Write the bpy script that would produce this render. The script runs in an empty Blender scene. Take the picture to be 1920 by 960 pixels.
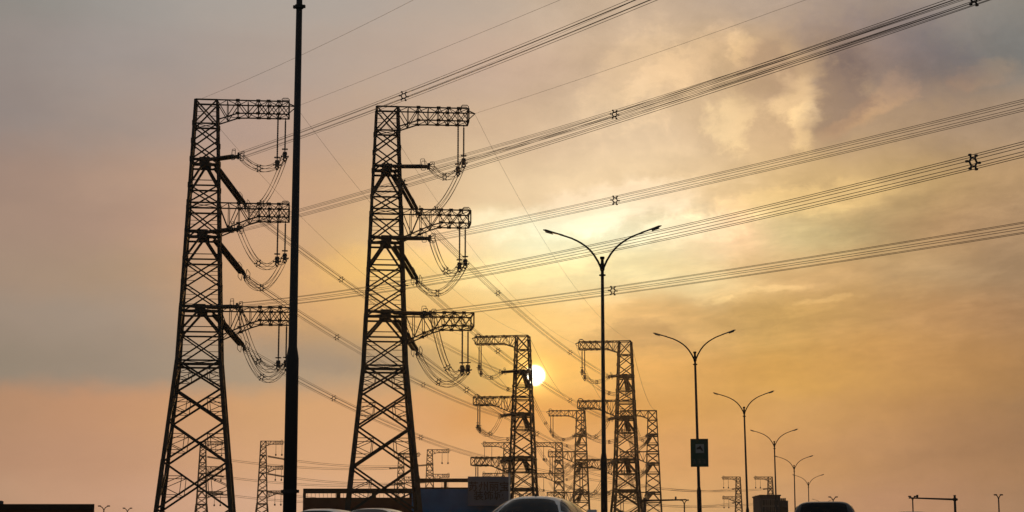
import bpy, math, random
from mathutils import Vector, Matrix
random.seed(7)
sc = bpy.context.scene
col = sc.collection
R = math.radians
# ---------------------------------------------------------------- camera
F0 = 3500.0; PITCH = math.atan(575 / F0); EYE = 1.25
cam_d = bpy.data.cameras.new('camera'); cam = bpy.data.objects.new('camera', cam_d); col.objects.link(cam)
cam.location = (0, 0, EYE); cam.rotation_euler = (math.pi / 2 + PITCH, 0, 0)
cam_d.sensor_width = 36; cam_d.lens = 36 * F0 / 1920; cam_d.clip_start = 0.1; cam_d.clip_end = 9000
sc.camera = cam
sc.view_settings.view_transform = 'Standard'; sc.view_settings.look = 'None'
sc.view_settings.exposure = 0; sc.view_settings.gamma = 1
sc.cycles.use_denoising = True
sc.cycles.max_bounces = 5; sc.cycles.volume_bounces = 0


def ray(px, py):
    dx, dy = px - 960, 480 - py
    c, s = math.cos(PITCH), math.sin(PITCH)
    return Vector((dx, F0 * c - dy * s, F0 * s + dy * c)).normalized()


def at(px, py, Y):
    r = ray(px, py); return Vector((0, 0, EYE)) + r * (Y / r.y)


SUN = ray(1003, 704)
sun_el = math.asin(SUN.z); sun_az = math.atan2(SUN.x, SUN.y)
# ---------------------------------------------------------------- sky
GX = [0, 240, 480, 720, 960, 1200, 1440, 1680, 1920]
GY = [0, 120, 240, 360, 440, 520, 600, 690, 760, 860, 950]
#GRID-BEGIN
GRID = [[(0.2656,0.2573,0.2275), (0.3522,0.3196,0.2944), (0.4200,0.3743,0.3279), (0.4522,0.3744,0.3199), (0.5208,0.4047,0.3052), (0.5981,0.4316,0.2870), (0.4590,0.3480,0.2660), (0.3690,0.2788,0.2297), (0.2547,0.2406,0.2076)],
 [(0.3086,0.2635,0.2361), (0.3519,0.3052,0.2824), (0.4434,0.3503,0.2912), (0.4886,0.3775,0.3000), (0.6265,0.4338,0.3135), (0.6740,0.4904,0.3146), (0.6637,0.4252,0.2112), (0.3192,0.2289,0.1977), (0.1944,0.2017,0.1870)],
 [(0.2876,0.2392,0.2188), (0.3983,0.3092,0.2545), (0.4642,0.3167,0.2544), (0.5317,0.3742,0.2556), (0.7064,0.4931,0.3093), (0.7324,0.5552,0.3661), (0.7276,0.4724,0.2423), (0.4146,0.2772,0.1760), (0.3963,0.2743,0.1774)],
 [(0.3363,0.2328,0.1851), (0.4837,0.3182,0.2273), (0.5766,0.3540,0.2265), (0.6251,0.3941,0.2148), (0.9040,0.6826,0.4122), (0.9575,0.7053,0.4260), (0.8148,0.5486,0.2564), (0.5501,0.3626,0.1513), (0.5503,0.3380,0.1670)],
 [(0.3983,0.2685,0.1971), (0.4121,0.2733,0.2037), (0.6594,0.3803,0.2284), (0.6177,0.4097,0.1714), (1.4520,0.9662,0.5810), (2.1522,0.9349,0.6286), (0.6198,0.5988,0.2883), (0.5912,0.3359,0.1428), (0.4508,0.2835,0.1504)],
 [(0.3898,0.2733,0.1979), (0.4032,0.2823,0.1839), (0.6443,0.3643,0.2045), (0.8397,0.4867,0.1410), (0.9543,0.7355,0.3387), (1.0134,0.8926,0.4981), (0.8032,0.4588,0.1686), (0.4844,0.3173,0.1550), (0.3800,0.2325,0.1189)],
 [(0.3623,0.2703,0.2001), (0.3549,0.2844,0.2227), (0.6288,0.3489,0.1730), (0.7659,0.4415,0.1612), (0.9781,0.6344,0.2049), (0.8251,0.4873,0.2046), (0.6883,0.4194,0.1182), (0.5378,0.2916,0.1199), (0.4040,0.2228,0.0997)],
 [(0.3084,0.2448,0.1765), (0.3439,0.2666,0.2046), (0.4543,0.3288,0.2044), (0.4301,0.2981,0.1978), (0.9077,0.5226,0.0899), (0.7700,0.3981,0.1403), (0.7117,0.3832,0.0837), (0.5813,0.3035,0.1074), (0.4283,0.2218,0.0806)],
 [(0.4837,0.2675,0.1484), (0.5590,0.2915,0.1650), (0.6736,0.3704,0.1655), (0.6790,0.3721,0.1830), (0.6390,0.2778,0.0574), (0.7519,0.3690,0.0975), (0.6507,0.3554,0.1140), (0.5286,0.2686,0.1002), (0.3360,0.1824,0.0786)],
 [(0.4845,0.2674,0.1570), (0.5646,0.3090,0.1868), (0.6757,0.3713,0.1850), (0.7339,0.4100,0.2123), (0.6479,0.3335,0.1235), (0.6851,0.3460,0.1276), (0.6325,0.3245,0.1159), (0.4770,0.2548,0.1275), (0.3637,0.1892,0.0837)],
 [(0.5118,0.3046,0.1857), (0.6201,0.3418,0.2100), (0.6861,0.4101,0.2660), (0.7455,0.4454,0.2658), (0.6111,0.3532,0.1524), (0.6599,0.3696,0.1399), (0.5945,0.3297,0.1451), (0.5018,0.2570,0.1468), (0.3962,0.2198,0.1102)]]
#GRID-END
TARGET = [
 [(145,139,132),(159,152,145),(172,162,152),(180,165,152),(190,170,150),(197,172,145),(182,160,140),(160,143,130),(138,132,124)],
 [(149,138,131),(162,149,141),(175,158,146),(188,166,148),(204,175,150),(213,182,147),(204,170,130),(160,138,122),(132,126,118)],
 [(152,136,127),(165,146,134),(182,155,138),(196,167,140),(213,182,149),(222,193,156),(214,179,137),(180,150,118),(168,142,116)],
 [(163,137,121),(179,148,127),(198,160,130),(212,175,135),(240,209,166),(246,215,170),(225,189,136),(203,168,115),(185,150,110)],
 [(166,140,121),(179,147,124),(205,163,127),(229,189,138),(254,239,190),(254,239,194),(231,200,148),(198,162,112),(175,142,106)],
 [(165,141,121),(175,147,121),(208,164,120),(237,192,122),(252,224,160),(251,227,168),(228,188,130),(192,155,107),(165,134,100)],
 [(158,140,122),(168,146,126),(203,160,117),(229,180,116),(252,204,126),(239,190,122),(215,170,102),(195,150,96),(172,132,92)],
 [(151,135,117),(161,142,122),(176,152,124),(194,160,120),(254,200,110),(235,177,103),(218,165,90),(200,150,90),(176,132,86)],
 [(182,140,108),(197,149,112),(209,160,114),(218,165,115),(236,172,98),(228,168,95),(213,160,95),(190,142,90),(163,124,86)],
 [(184,142,112),(196,150,117),(212,163,120),(222,170,122),(230,172,112),(222,165,105),(208,155,100),(186,140,98),(165,125,90)],
 [(186,147,118),(200,156,125),(212,168,135),(222,175,135),(226,175,122),(218,168,112),(202,155,108),(185,140,105),(168,130,98)],
]

def lin(c):
    return [(v / 255 / 12.92 if v / 255 <= 0.04045 else ((v / 255 + 0.055) / 1.055) ** 2.4) for v in c]


if GRID is None:
    GRID = [[lin(c) for c in row] for row in TARGET]

w = bpy.data.worlds.new("World"); sc.world = w; w.use_nodes = True
nt = w.node_tree; nt.nodes.clear()


class G:
    """small helper for building node maths"""
    def __init__(s, nt): s.nt = nt
    def new(s, t): return s.nt.nodes.new(t)
    def put(s, sock, v):
        if hasattr(v, 'is_output'): s.nt.links.new(v, sock)
        else: sock.default_value = v
    def m(s, op, *a, clamp=False):
        n = s.new('ShaderNodeMath'); n.operation = op; n.use_clamp = clamp
        for i, v in enumerate(a): s.put(n.inputs[i], v)
        return n.outputs[0]
    def mix(s, f, a, b, mode='MIX'):
        n = s.new('ShaderNodeMix'); n.data_type = 'RGBA'; n.blend_type = mode
        s.put(n.inputs[0], f); s.put(n.inputs[6], a); s.put(n.inputs[7], b)
        return n.outputs[2]
    def step(s, v, lo, hi):
        n = s.new('ShaderNodeMapRange'); n.interpolation_type = 'SMOOTHSTEP'
        s.put(n.inputs[0], v); s.put(n.inputs[1], lo); s.put(n.inputs[2], hi)
        return n.outputs[0]
    def noise(s, vec, scale, detail=5, rough=0.55, dist=0.0):
        n = s.new('ShaderNodeTexNoise'); s.put(n.inputs['Vector'], vec)
        n.inputs['Scale'].default_value = scale; n.inputs['Detail'].default_value = detail
        n.inputs['Roughness'].default_value = rough; n.inputs['Distortion'].default_value = dist
        return n
    def xyz(s, x, y, z=0.0):
        n = s.new('ShaderNodeCombineXYZ')
        for i, v in enumerate((x, y, z)): s.put(n.inputs[i], v)
        return n.outputs[0]


g = G(nt)
tc = g.new('ShaderNodeTexCoord')
sep = g.new('ShaderNodeSeparateXYZ'); nt.links.new(tc.outputs['Generated'], sep.inputs[0])
X, Y, Z = sep.outputs
az = g.m('ARCTAN2', X, Y); el = g.m('ARCSINE', Z)
azc = g.m('MAXIMUM', g.m('MINIMUM', az, 1.2), -1.2)
# azimuth and elevation in units of 1/1000 of the photograph's pixel
u0 = g.m('MULTIPLY_ADD', g.m('TANGENT', azc), 3.5, 0.96)
v0 = g.m('MULTIPLY_ADD', g.m('TANGENT', g.m('SUBTRACT', el, PITCH)), -3.5, 0.48)
# cloud warp
wn = g.noise(g.xyz(u0, g.m('MULTIPLY', v0, 1.8), 3.1), 4.0, 6, 0.6)
wsep = g.new('ShaderNodeSeparateColor'); nt.links.new(wn.outputs['Color'], wsep.inputs[0])
wx = g.m('SUBTRACT', wsep.outputs[0], 0.5); wy = g.m('SUBTRACT', wsep.outputs[1], 0.5)
u = g.m('MULTIPLY_ADD', wx, 0.22, u0); v = g.m('MULTIPLY_ADD', wy, 0.10, v0)
t = g.m('MULTIPLY_ADD', u, 1 / 5.76, 1.92 / 5.76)
rows = []
for r in GRID:
    n = g.new('ShaderNodeValToRGB'); cr = n.color_ramp; cr.interpolation = 'B_SPLINE'
    L, Rr = r[0], r[-1]
    dusk = (0.17, 0.155, 0.15)
    st = [(-1.92, dusk), (-0.75, [0.6 * a + 0.4 * d for a, d in zip(L, dusk)])] + [(x / 1000, c) for x, c in zip(GX, r)] + \
         [(2.75, [0.5 * a + 0.5 * d for a, d in zip(Rr, dusk)]), (3.84, dusk)]
    while len(cr.elements) < len(st): cr.elements.new(0.5)
    for e, (p, c) in zip(cr.elements, st):
        e.position = (p + 1.92) / 5.76
    for e, (p, c) in zip(cr.elements, st):
        e.color = (c[0], c[1], c[2], 1)
    nt.links.new(t, n.inputs[0]); rows.append(n.outputs[0])
c = rows[0]
for i in range(1, len(rows)):
    lo, hi = GY[i - 1] / 1000, GY[i] / 1000
    vv = v
    if GY[i] == 760:                             # the underside of the grey bank on the left
        lo, hi = 0.700, 0.758; vv = g.m('ADD', v, g.m('MULTIPLY', u0, -0.012))
    c = g.mix(g.step(vv, lo, hi), c, rows[i])
# cloud texture: streaks low down, billows higher up
n1 = g.noise(g.xyz(g.m('MULTIPLY', u, 1.0), g.m('MULTIPLY', v, 3.6), 8.0), 3.2, 7, 0.58, 0.3).outputs[0]
n2 = g.noise(g.xyz(g.m('MULTIPLY_ADD', wy, 0.1, u0), g.m('MULTIPLY_ADD', wx, 0.1, g.m('MULTIPLY', v0, 1.25)), 1.7), 7.0, 9, 0.64, 0.3).outputs[0]
n3 = g.noise(g.xyz(u0, g.m('MULTIPLY', v0, 1.1), 5.2), 22.0, 8, 0.65, 0.3).outputs[0]
right = g.step(u0, 0.75, 1.25)
streak = g.m('MULTIPLY', g.m('SUBTRACT', n1, 0.5), g.m('MULTIPLY_ADD', right, 0.30, 0.10))
bill = g.m('MULTIPLY', g.m('SUBTRACT', n2, 0.5), g.m('MULTIPLY_ADD', g.m('MULTIPLY', right, g.step(v0, 0.62, 0.30)), 0.46, 0.05))
n4 = g.noise(g.xyz(g.m('MULTIPLY_ADD', wy, 0.12, u0), g.m('MULTIPLY_ADD', wx, 0.05, g.m('MULTIPLY_ADD', u0, 0.5, g.m('MULTIPLY', v0, 4.2))), 2.2), 8.0, 9, 0.62, 0.2).outputs[0]
wisp = g.m('MULTIPLY', g.m('SUBTRACT', g.step(n4, 0.36, 0.72), 0.42), g.m('MULTIPLY', g.m('MULTIPLY', right, 0.19), g.m('MULTIPLY', g.step(v0, 0.30, 0.42), g.step(v0, 0.78, 0.60))))
mott = g.m('MULTIPLY', g.m('SUBTRACT', n3, 0.5), g.m('MULTIPLY_ADD', right, 0.13, 0.03))
gain = g.m('ADD', g.m('ADD', g.m('ADD', g.m('ADD', streak, bill), wisp), mott), 1.0)
gm = g.new('ShaderNodeVectorMath'); gm.operation = 'SCALE'; nt.links.new(c, gm.inputs[0]); nt.links.new(gain, gm.inputs['Scale'])
c = gm.outputs[0]
# single cloud patches: x, y, rx, ry, turn, colour gain, raggedness
CL = [
 (1398, 98, 26, 34, 0.3, (1.24, 1.23, 1.16), 1.0),
 (1290, 140, 120, 46, -0.7, (1.13, 1.12, 1.10), 1.1),
 (1365, 230, 44, 58, 0.5, (1.24, 1.26, 1.18), 1.1),
 (1480, 190, 50, 44, 0.2, (1.30, 1.32, 1.26), 1.0),
 (1518, 240, 28, 50, -0.3, (1.34, 1.36, 1.26), .9),
 (1580, 190, 70, 78, 0.3, (0.66, 0.67, 0.77), 0.7),
 (1425, 145, 40, 60, 0.6, (0.84, 0.83, 0.88), 1.0),
 (1690, 120, 170, 90, 0.2, (0.78, 0.80, 0.88), 0.7),
 (1650, 215, 90, 24, -0.5, (1.24, 1.16, 1.06), 1.0),
 (1860, 165, 90, 22, -0.25, (1.25, 1.12, 1.0), 0.9),
 (1200, 150, 110, 60, -0.6, (1.10, 1.09, 1.05), 1.0),
 (1100, 392, 230, 34, -0.16, (1.12, 1.16, 1.25), 0.9),
 (1480, 385, 130, 26, -0.15, (1.22, 1.22, 1.15), 1.0),
 (1300, 440, 120, 20, -0.12, (1.15, 1.18, 1.2), 1.1),
 (1700, 425, 110, 40, -0.1, (0.84, 0.85, 0.88), 1.0),
 (1010, 505, 120, 22, -0.1, (1.12, 1.12, 1.10), 1.0),
 (1350, 560, 30, 6, -0.18, (1.18, 1.2, 1.2), 0.8),
 (1460, 543, 60, 7, -0.05, (1.16, 1.18, 1.2), 0.8),
 (1560, 573, 55, 7, -0.05, (1.16, 1.18, 1.2), 0.8),
 (1370, 590, 110, 26, 0.12, (0.86, 0.86, 0.88), 0.9),
 (1180, 632, 80, 16, 0.0, (0.82, 0.82, 0.86), 0.8),
 (1150, 690, 120, 30, 0.0, (1.05, 1.05, 1.02), 0.8),
 (600, 650, 150, 50, 0.1, (0.86, 0.89, 0.95), 0.8),
 (820, 700, 120, 40, 0.15, (0.88, 0.90, 0.94), 0.8),
 (720, 500, 150, 26, -0.1, (1.10, 1.10, 1.0), 0.9),
]
nz = g.m('ADD', g.m('MULTIPLY', g.m('SUBTRACT', n2, 0.5), 1.3), g.m('MULTIPLY', g.m('SUBTRACT', n3, 0.5), 0.8))
for (x, y, rx, ry, a, colr, rag) in CL:
    du = g.m('SUBTRACT', u, x / 1000); dv = g.m('SUBTRACT', v, y / 1000)
    ca, sa = math.cos(a), math.sin(a)
    p = g.m('ADD', g.m('MULTIPLY', du, ca * 1000 / rx), g.m('MULTIPLY', dv, sa * 1000 / rx))
    q = g.m('ADD', g.m('MULTIPLY', du, -sa * 1000 / ry), g.m('MULTIPLY', dv, ca * 1000 / ry))
    d2 = g.m('ADD', g.m('MULTIPLY', p, p), g.m('MULTIPLY', q, q))
    ga = g.m('EXPONENT', g.m('MULTIPLY', d2, -0.6))
    fac = g.m('MULTIPLY', g.step(g.m('MULTIPLY_ADD', nz, rag * 1.25, ga), 0.28, 0.80), g.step(ga, 0.03, 0.3))
    c = g.mix(fac, c, g.mix(1.0, c, (*colr, 1), 'MULTIPLY'))
# above and around: a clear dusk sky seen through the same thin veil
sky = g.new('ShaderNodeTexSky'); sky.sky_type = 'NISHITA'; sky.sun_disc = False
sky.sun_elevation = sun_el; sky.sun_rotation = sun_az; sky.air_density = 1.6; sky.dust_density = 4.0
veil = g.mix(0.5, g.mix(1.0, sky.outputs[0], (0.06, 0.06, 0.06, 1), 'MULTIPLY'), g.mix(g.step(el, R(8), R(60)), (0.14, 0.145, 0.16, 1), (0.26, 0.265, 0.28, 1)))
out_el = g.step(el, R(17.5), R(50)); out_az = g.step(g.m('ABSOLUTE', az), R(20), R(70)); below = g.step(el, R(0.2), R(-4))
fo = g.m('MAXIMUM', g.m('MAXIMUM', out_el, out_az), below)
c = g.mix(fo, c, veil)
# sun disc and its aureole
dn = g.new('ShaderNodeVectorMath'); dn.operation = 'DOT_PRODUCT'; nt.links.new(tc.outputs['Generated'], dn.inputs[0]); dn.inputs[1].default_value = SUN
ang = g.m('MULTIPLY', g.m('ARCCOSINE', g.m('MINIMUM', dn.outputs['Value'], 0.9999999)), 180 / math.pi)
halo = g.m('EXPONENT', g.m('MULTIPLY', ang, -2.4)); halo2 = g.m('EXPONENT', g.m('MULTIPLY', ang, -4.6))
c = g.mix(1.0, c, g.mix(halo, (0, 0, 0, 1), (0.20, 0.10, 0.015, 1)), 'ADD')
c = g.mix(1.0, c, g.mix(halo2, (0, 0, 0, 1), (2.0, 1.35, 0.32, 1)), 'ADD')
c = g.mix(g.step(ang, 0.36, 0.22), c, (3.6, 3.3, 2.5, 1))
bg = g.new('ShaderNodeBackground'); nt.links.new(c, bg.inputs[0]); bg.inputs[1].default_value = 1.0
wo = g.new('ShaderNodeOutputWorld'); nt.links.new(bg.outputs[0], wo.inputs[0])
w.cycles.sampling_method = 'MANUAL'; w.cycles.sample_map_resolution = 512

sl = bpy.data.lights.new('sun', 'SUN'); sl.energy = 1.0; sl.angle = R(0.5); sl.color = (1.0, 0.52, 0.19)
so = bpy.data.objects.new('sun', sl); col.objects.link(so); so.rotation_euler = SUN.to_track_quat('Z', 'Y').to_euler()


# ---------------------------------------------------------------- helpers
class MB:
    """collects shapes and links them as one mesh object"""
    def __init__(s): s.v = []; s.f = []; s.smooth = []
    def add(s, vs, fs, smooth=False):
        o = len(s.v); s.v += [tuple(p) for p in vs]
        for f in fs: s.f.append([i + o for i in f]); s.smooth.append(smooth)
    def box(s, c, d, m=None):
        x, y, z = c; a, b, h = d[0] / 2, d[1] / 2, d[2] / 2
        vs = [Vector((sx * a, sy * b, sz * h)) for sz in (-1, 1) for sy in (-1, 1) for sx in (-1, 1)]
        if m is not None: vs = [m @ p for p in vs]
        s.add([p + Vector(c) for p in vs], [(0, 2, 3, 1), (4, 5, 7, 6), (0, 1, 5, 4), (2, 6, 7, 3), (1, 3, 7, 5), (0, 4, 6, 2)])
    def frame(s, p, q):
        d = (q - p).normalized(); up = Vector((0, 0, 1)) if abs(d.z) < 0.95 else Vector((0, 1, 0))
        a = d.cross(up).normalized(); return d, a, a.cross(d)
    def bar(s, p, q, wd, ht=None):
        """a rolled angle section from p to q"""
        p, q = Vector(p), Vector(q); d, a, b = s.frame(p, q); h = ht or wd; k = 0.3
        pf = [(-.5, -.5), (.5, -.5), (.5, -.5 + k), (-.5 + k, -.5 + k), (-.5 + k, .5), (-.5, .5)]
        vs = [e + a * (x * wd) + b * (y * h) for e in (p, q) for x, y in pf]
        s.add(vs, [(i, (i + 1) % 6, 6 + (i + 1) % 6, 6 + i) for i in range(6)] + [(5, 4, 3, 2, 1, 0), (6, 7, 8, 9, 10, 11)])
    def sq(s, p, q, wd, ht=None):
        p, q = Vector(p), Vector(q); d, a, b = s.frame(p, q); h = ht or wd
        vs = [e + a * (x * wd / 2) + b * (y * h / 2) for e in (p, q) for x, y in ((-1, -1), (1, -1), (1, 1), (-1, 1))]
        s.add(vs, [(0, 1, 5, 4), (1, 2, 6, 5), (2, 3, 7, 6), (3, 0, 4, 7), (3, 2, 1, 0), (4, 5, 6, 7)])
    def tube(s, pts, r, n=6, closed=False, smooth=True):
        pts = [Vector(p) for p in pts]; N = len(pts); vs = []
        rr = r if isinstance(r, (list, tuple)) else [r] * N
        for i, p in enumerate(pts):
            a = pts[(i - 1) % N] if (closed or i) else p; b = pts[(i + 1) % N] if (closed or i < N - 1) else p
            d, e, f = s.frame(a, b)
            for k in range(n):
                t = 2 * math.pi * k / n; vs.append(p + (e * math.cos(t) + f * math.sin(t)) * rr[i])
        fs = []
        for i in range(N if closed else N - 1):
            j = (i + 1) % N
            for k in range(n): fs.append((i * n + k, i * n + (k + 1) % n, j * n + (k + 1) % n, j * n + k))
        if not closed: fs += [tuple(range(n))[::-1], tuple((N - 1) * n + k for k in range(n))]
        s.add(vs, fs, smooth)
    def build(s, name, mat, parent=None):
        me = bpy.data.meshes.new(name); me.from_pydata(s.v, [], s.f); me.polygons.foreach_set('use_smooth', s.smooth); me.update()
        me.materials.append(mat); return place(name, me, parent)


def place(name, me, parent=None):
    o = bpy.data.objects.new(name, me); col.objects.link(o)
    if parent is not None: o.parent = parent
    return o


def tag(o, label, cat, group=None):
    o['label'] = label; o['category'] = cat
    if group: o['group'] = group
    return o


def thing(name, label, cat, loc=(0, 0, 0), rz=0, group=None):
    o = bpy.data.objects.new(name, None); col.objects.link(o); o.location = loc; o.rotation_euler = (0, 0, rz)
    o.empty_display_size = 0.5
    return tag(o, label, cat, group)


def struct(o): o['kind'] = 'structure'; return o


def kids(o): return KID.get(o.name) or [c for c in o.children]


KID = {}


def copy_tree(o, parent=None):
    c = o.copy(); col.objects.link(c)
    if parent is not None: c.parent = parent
    for ch in list(o.children): copy_tree(ch, c)
    return c


def material(name, base, rough=0.6, metal=0.0, var=0.25, scale=3.0, bump=0.0, spec=0.5, base2=None, stretch=(1, 1, 1), coat=0.0):
    m = bpy.data.materials.new(name); m.use_nodes = True; n = m.node_tree; b = n.nodes['Principled BSDF']
    k = G(n); tcn = k.new('ShaderNodeTexCoord'); mp = k.new('ShaderNodeMapping'); n.links.new(tcn.outputs['Object'], mp.inputs[0])
    mp.inputs['Scale'].default_value = stretch
    ns = k.noise(mp.outputs[0], scale, 6, 0.6); f = k.step(ns.outputs[0], 0.3, 0.72)
    b2 = base2 or [x * (1 - var) for x in base]
    n.links.new(k.mix(f, (*base, 1), (*b2, 1)), b.inputs['Base Color'])
    b.inputs['Roughness'].default_value = rough; b.inputs['Metallic'].default_value = metal
    b.inputs['Specular IOR Level'].default_value = spec; b.inputs['Coat Weight'].default_value = coat
    n.links.new(k.m('MULTIPLY_ADD', f, 0.18, rough - 0.08), b.inputs['Roughness'])
    if bump:
        bp = k.new('ShaderNodeBump'); bp.inputs['Strength'].default_value = bump; n.links.new(ns.outputs[0], bp.inputs['Height']); n.links.new(bp.outputs[0], b.inputs['Normal'])
    return m


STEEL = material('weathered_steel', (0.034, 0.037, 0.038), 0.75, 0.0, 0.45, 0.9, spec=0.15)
DISC = material('brown_porcelain', (0.035, 0.026, 0.022), 0.45, 0, 0.3, 2.0, spec=0.3)
ALU = material('aged_aluminium', (0.11, 0.07, 0.042), 0.6, 0.0, 0.3, 1.0, spec=0.25)
HARD = material('fitting_steel', (0.06, 0.06, 0.062), 0.6, 0.0, 0.3, 4.0, spec=0.3)
POLE = material('dark_pole_paint', (0.035, 0.034, 0.034), 0.6, 0, 0.4, 1.2, spec=0.25, stretch=(1, 1, .3))
HEADM = material('lamp_housing', (0.06, 0.058, 0.055), 0.5, 0, 0.3, 3.0, spec=0.3)
LENS = material('lamp_lens', (0.25, 0.25, 0.24), 0.25, 0, 0.1, 3.0)

# ---------------------------------------------------------------- ground, road
RA = math.atan((1672 - 960) / 3548.0)
RD = Vector((math.sin(RA), math.cos(RA), 0)); RU = Vector((math.cos(RA), -math.sin(RA), 0))
PLAT = 1.3


def hz(t):
    t = min(1, max(0, (t - 3.5) / 24)); return PLAT * t * t * (3 - 2 * t)


def road_pt(t, u_, dz=0.0): p = RD * t + RU * u_; return Vector((p.x, p.y, hz(t) + dz))


TS = [-2400, -900, -300, -60, -10] + [3.5 + 1.5 * i for i in range(17)] + [40, 70, 110, 160, 230, 330, 470, 660, 950, 1500, 2400]


def strip(mb, u0_, u1_, dz, ts=TS, n=1):
    cs = [u0_ + (u1_ - u0_) * i / n for i in range(n + 1)]
    vs = [road_pt(t, uu, dz) for t in ts for uu in cs]; k = n + 1
    mb.add(vs, [(i * k + j, i * k + j + 1, (i + 1) * k + j + 1, (i + 1) * k + j) for i in range(len(ts) - 1) for j in range(n)], True)


GRASSY = material('dry_ground', (0.10, 0.085, 0.05), 0.95, 0, 0.5, 0.15, base2=(0.06, 0.065, 0.03))
ASPH = material('asphalt', (0.05, 0.05, 0.052), 0.85, 0, 0.3, 2.5, bump=0.2)
PAINT = material('road_paint', (0.75, 0.74, 0.70), 0.7, 0, 0.25, 4.0)
CONC = material('kerb_concrete', (0.32, 0.31, 0.29), 0.85, 0, 0.3, 3.0)
SOIL = material('median_soil', (0.07, 0.06, 0.04), 0.95, 0, 0.4, 2.0)
mb = MB(); strip(mb, -2400, 2400, -0.03, n=8); struct(mb.build('ground', GRASSY))
RT = [t_ for t_ in TS if -300 <= t_ <= 1500]
mb = MB(); strip(mb, -8.4, 5.6, 0.0, RT); struct(mb.build('road', ASPH))
mb = MB(); strip(mb, -24.0, -10.4, 0.0, RT); struct(mb.build('road', ASPH))
for (a, b) in ((-8.5, -8.3), (-10.5, -10.3)):
    mb = MB(); strip(mb, a, b, 0.13, RT)
    for uu in (a, b):
        vs = [road_pt(t_, uu, d_) for t_ in RT for d_ in (-0.02, 0.13)]
        mb.add(vs, [(2 * i, 2 * i + 1, 2 * i + 3, 2 * i + 2) for i in range(len(RT) - 1)])
    struct(mb.build('kerb', CONC))
mb = MB(); strip(mb, -10.3, -8.5, 0.08, RT); struct(mb.build('median_strip', SOIL))
mb = MB()
for uu in (-5.0, -1.6, 1.9, -13.8, -17.3, -20.7):
    for i in range(36):
        t0 = -20 + i * 10; mb.add([road_pt(t0 + a, uu + b, 0.006) for a, b in ((0, -.07), (0, .07), (2, .07), (2, -.07), (4, .07), (4, -.07))], [(0, 1, 2, 3), (3, 2, 4, 5)])
for uu in (-8.1, 5.3, -10.7, -23.7):
    strip(mb, uu - .07, uu + .07, 0.006, RT)
struct(mb.build('road_marking', PAINT))

# ---------------------------------------------------------------- pylons
ARMS = [0.0, 13.3, 26.4]; STR = [7.85, 17.1, 26.55]; WAIST = 33.1; TIP = 10.3; TIPS = [10.35, 10.6, 11.0]
NAMES = ['upper', 'middle', 'lower']


def hw(d):
    return 1.35 + (2.62 - 1.35) * d / WAIST if d <= WAIST else 2.62 + 0.098 * (d - WAIST)


def panels(H):
    P = [('X', 0, 3.1), ('X', 3.1, 5.4), ('X', 5.4, 7.75), ('V', 7.75, 11.1), ('X', 11.1, 13.3), ('S', 13.3, 14.0), ('X', 14.0, 17.0), ('V', 17.0, 20.5),
         ('X', 20.5, 23.4), ('X', 23.4, 26.4), ('V', 26.4, 29.6), ('X', 29.6, WAIST)]
    rest = H - WAIST; k = max(2, round(rest / 5.0)); r = [1 + 0.22 * i for i in range(k)]; s = sum(r); d = WAIST
    for x in r: P.append(('B', d, d + rest * x / s)); d += rest * x / s
    return P


def corner(i, d, H):
    a = hw(d); sx, sy = ((-1, -1), (1, -1), (1, 1), (-1, 1))[i]; return Vector((sx * a, sy * a, H - d))


def arm_bays(k):
    """x, top depth, bottom depth, half width of the stations of arm k"""
    TIP = TIPS[k]; d0 = ARMS[k]; x0 = hw(d0); root, flat = (2.6, 2.7) if k == 0 else (3.7, 4.6)
    n = 7 if k == 0 else 7; out = []
    for i in range(n + 1):
        x = x0 + (TIP - x0) * i / n; s = min(1, (x - x0) / flat); dep = root + (1.65 - root) * s
        out.append((x, d0 + 0.0 * i, d0 + dep, hw(d0) * (1 - 0.06 * i / n)))
    return out


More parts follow.
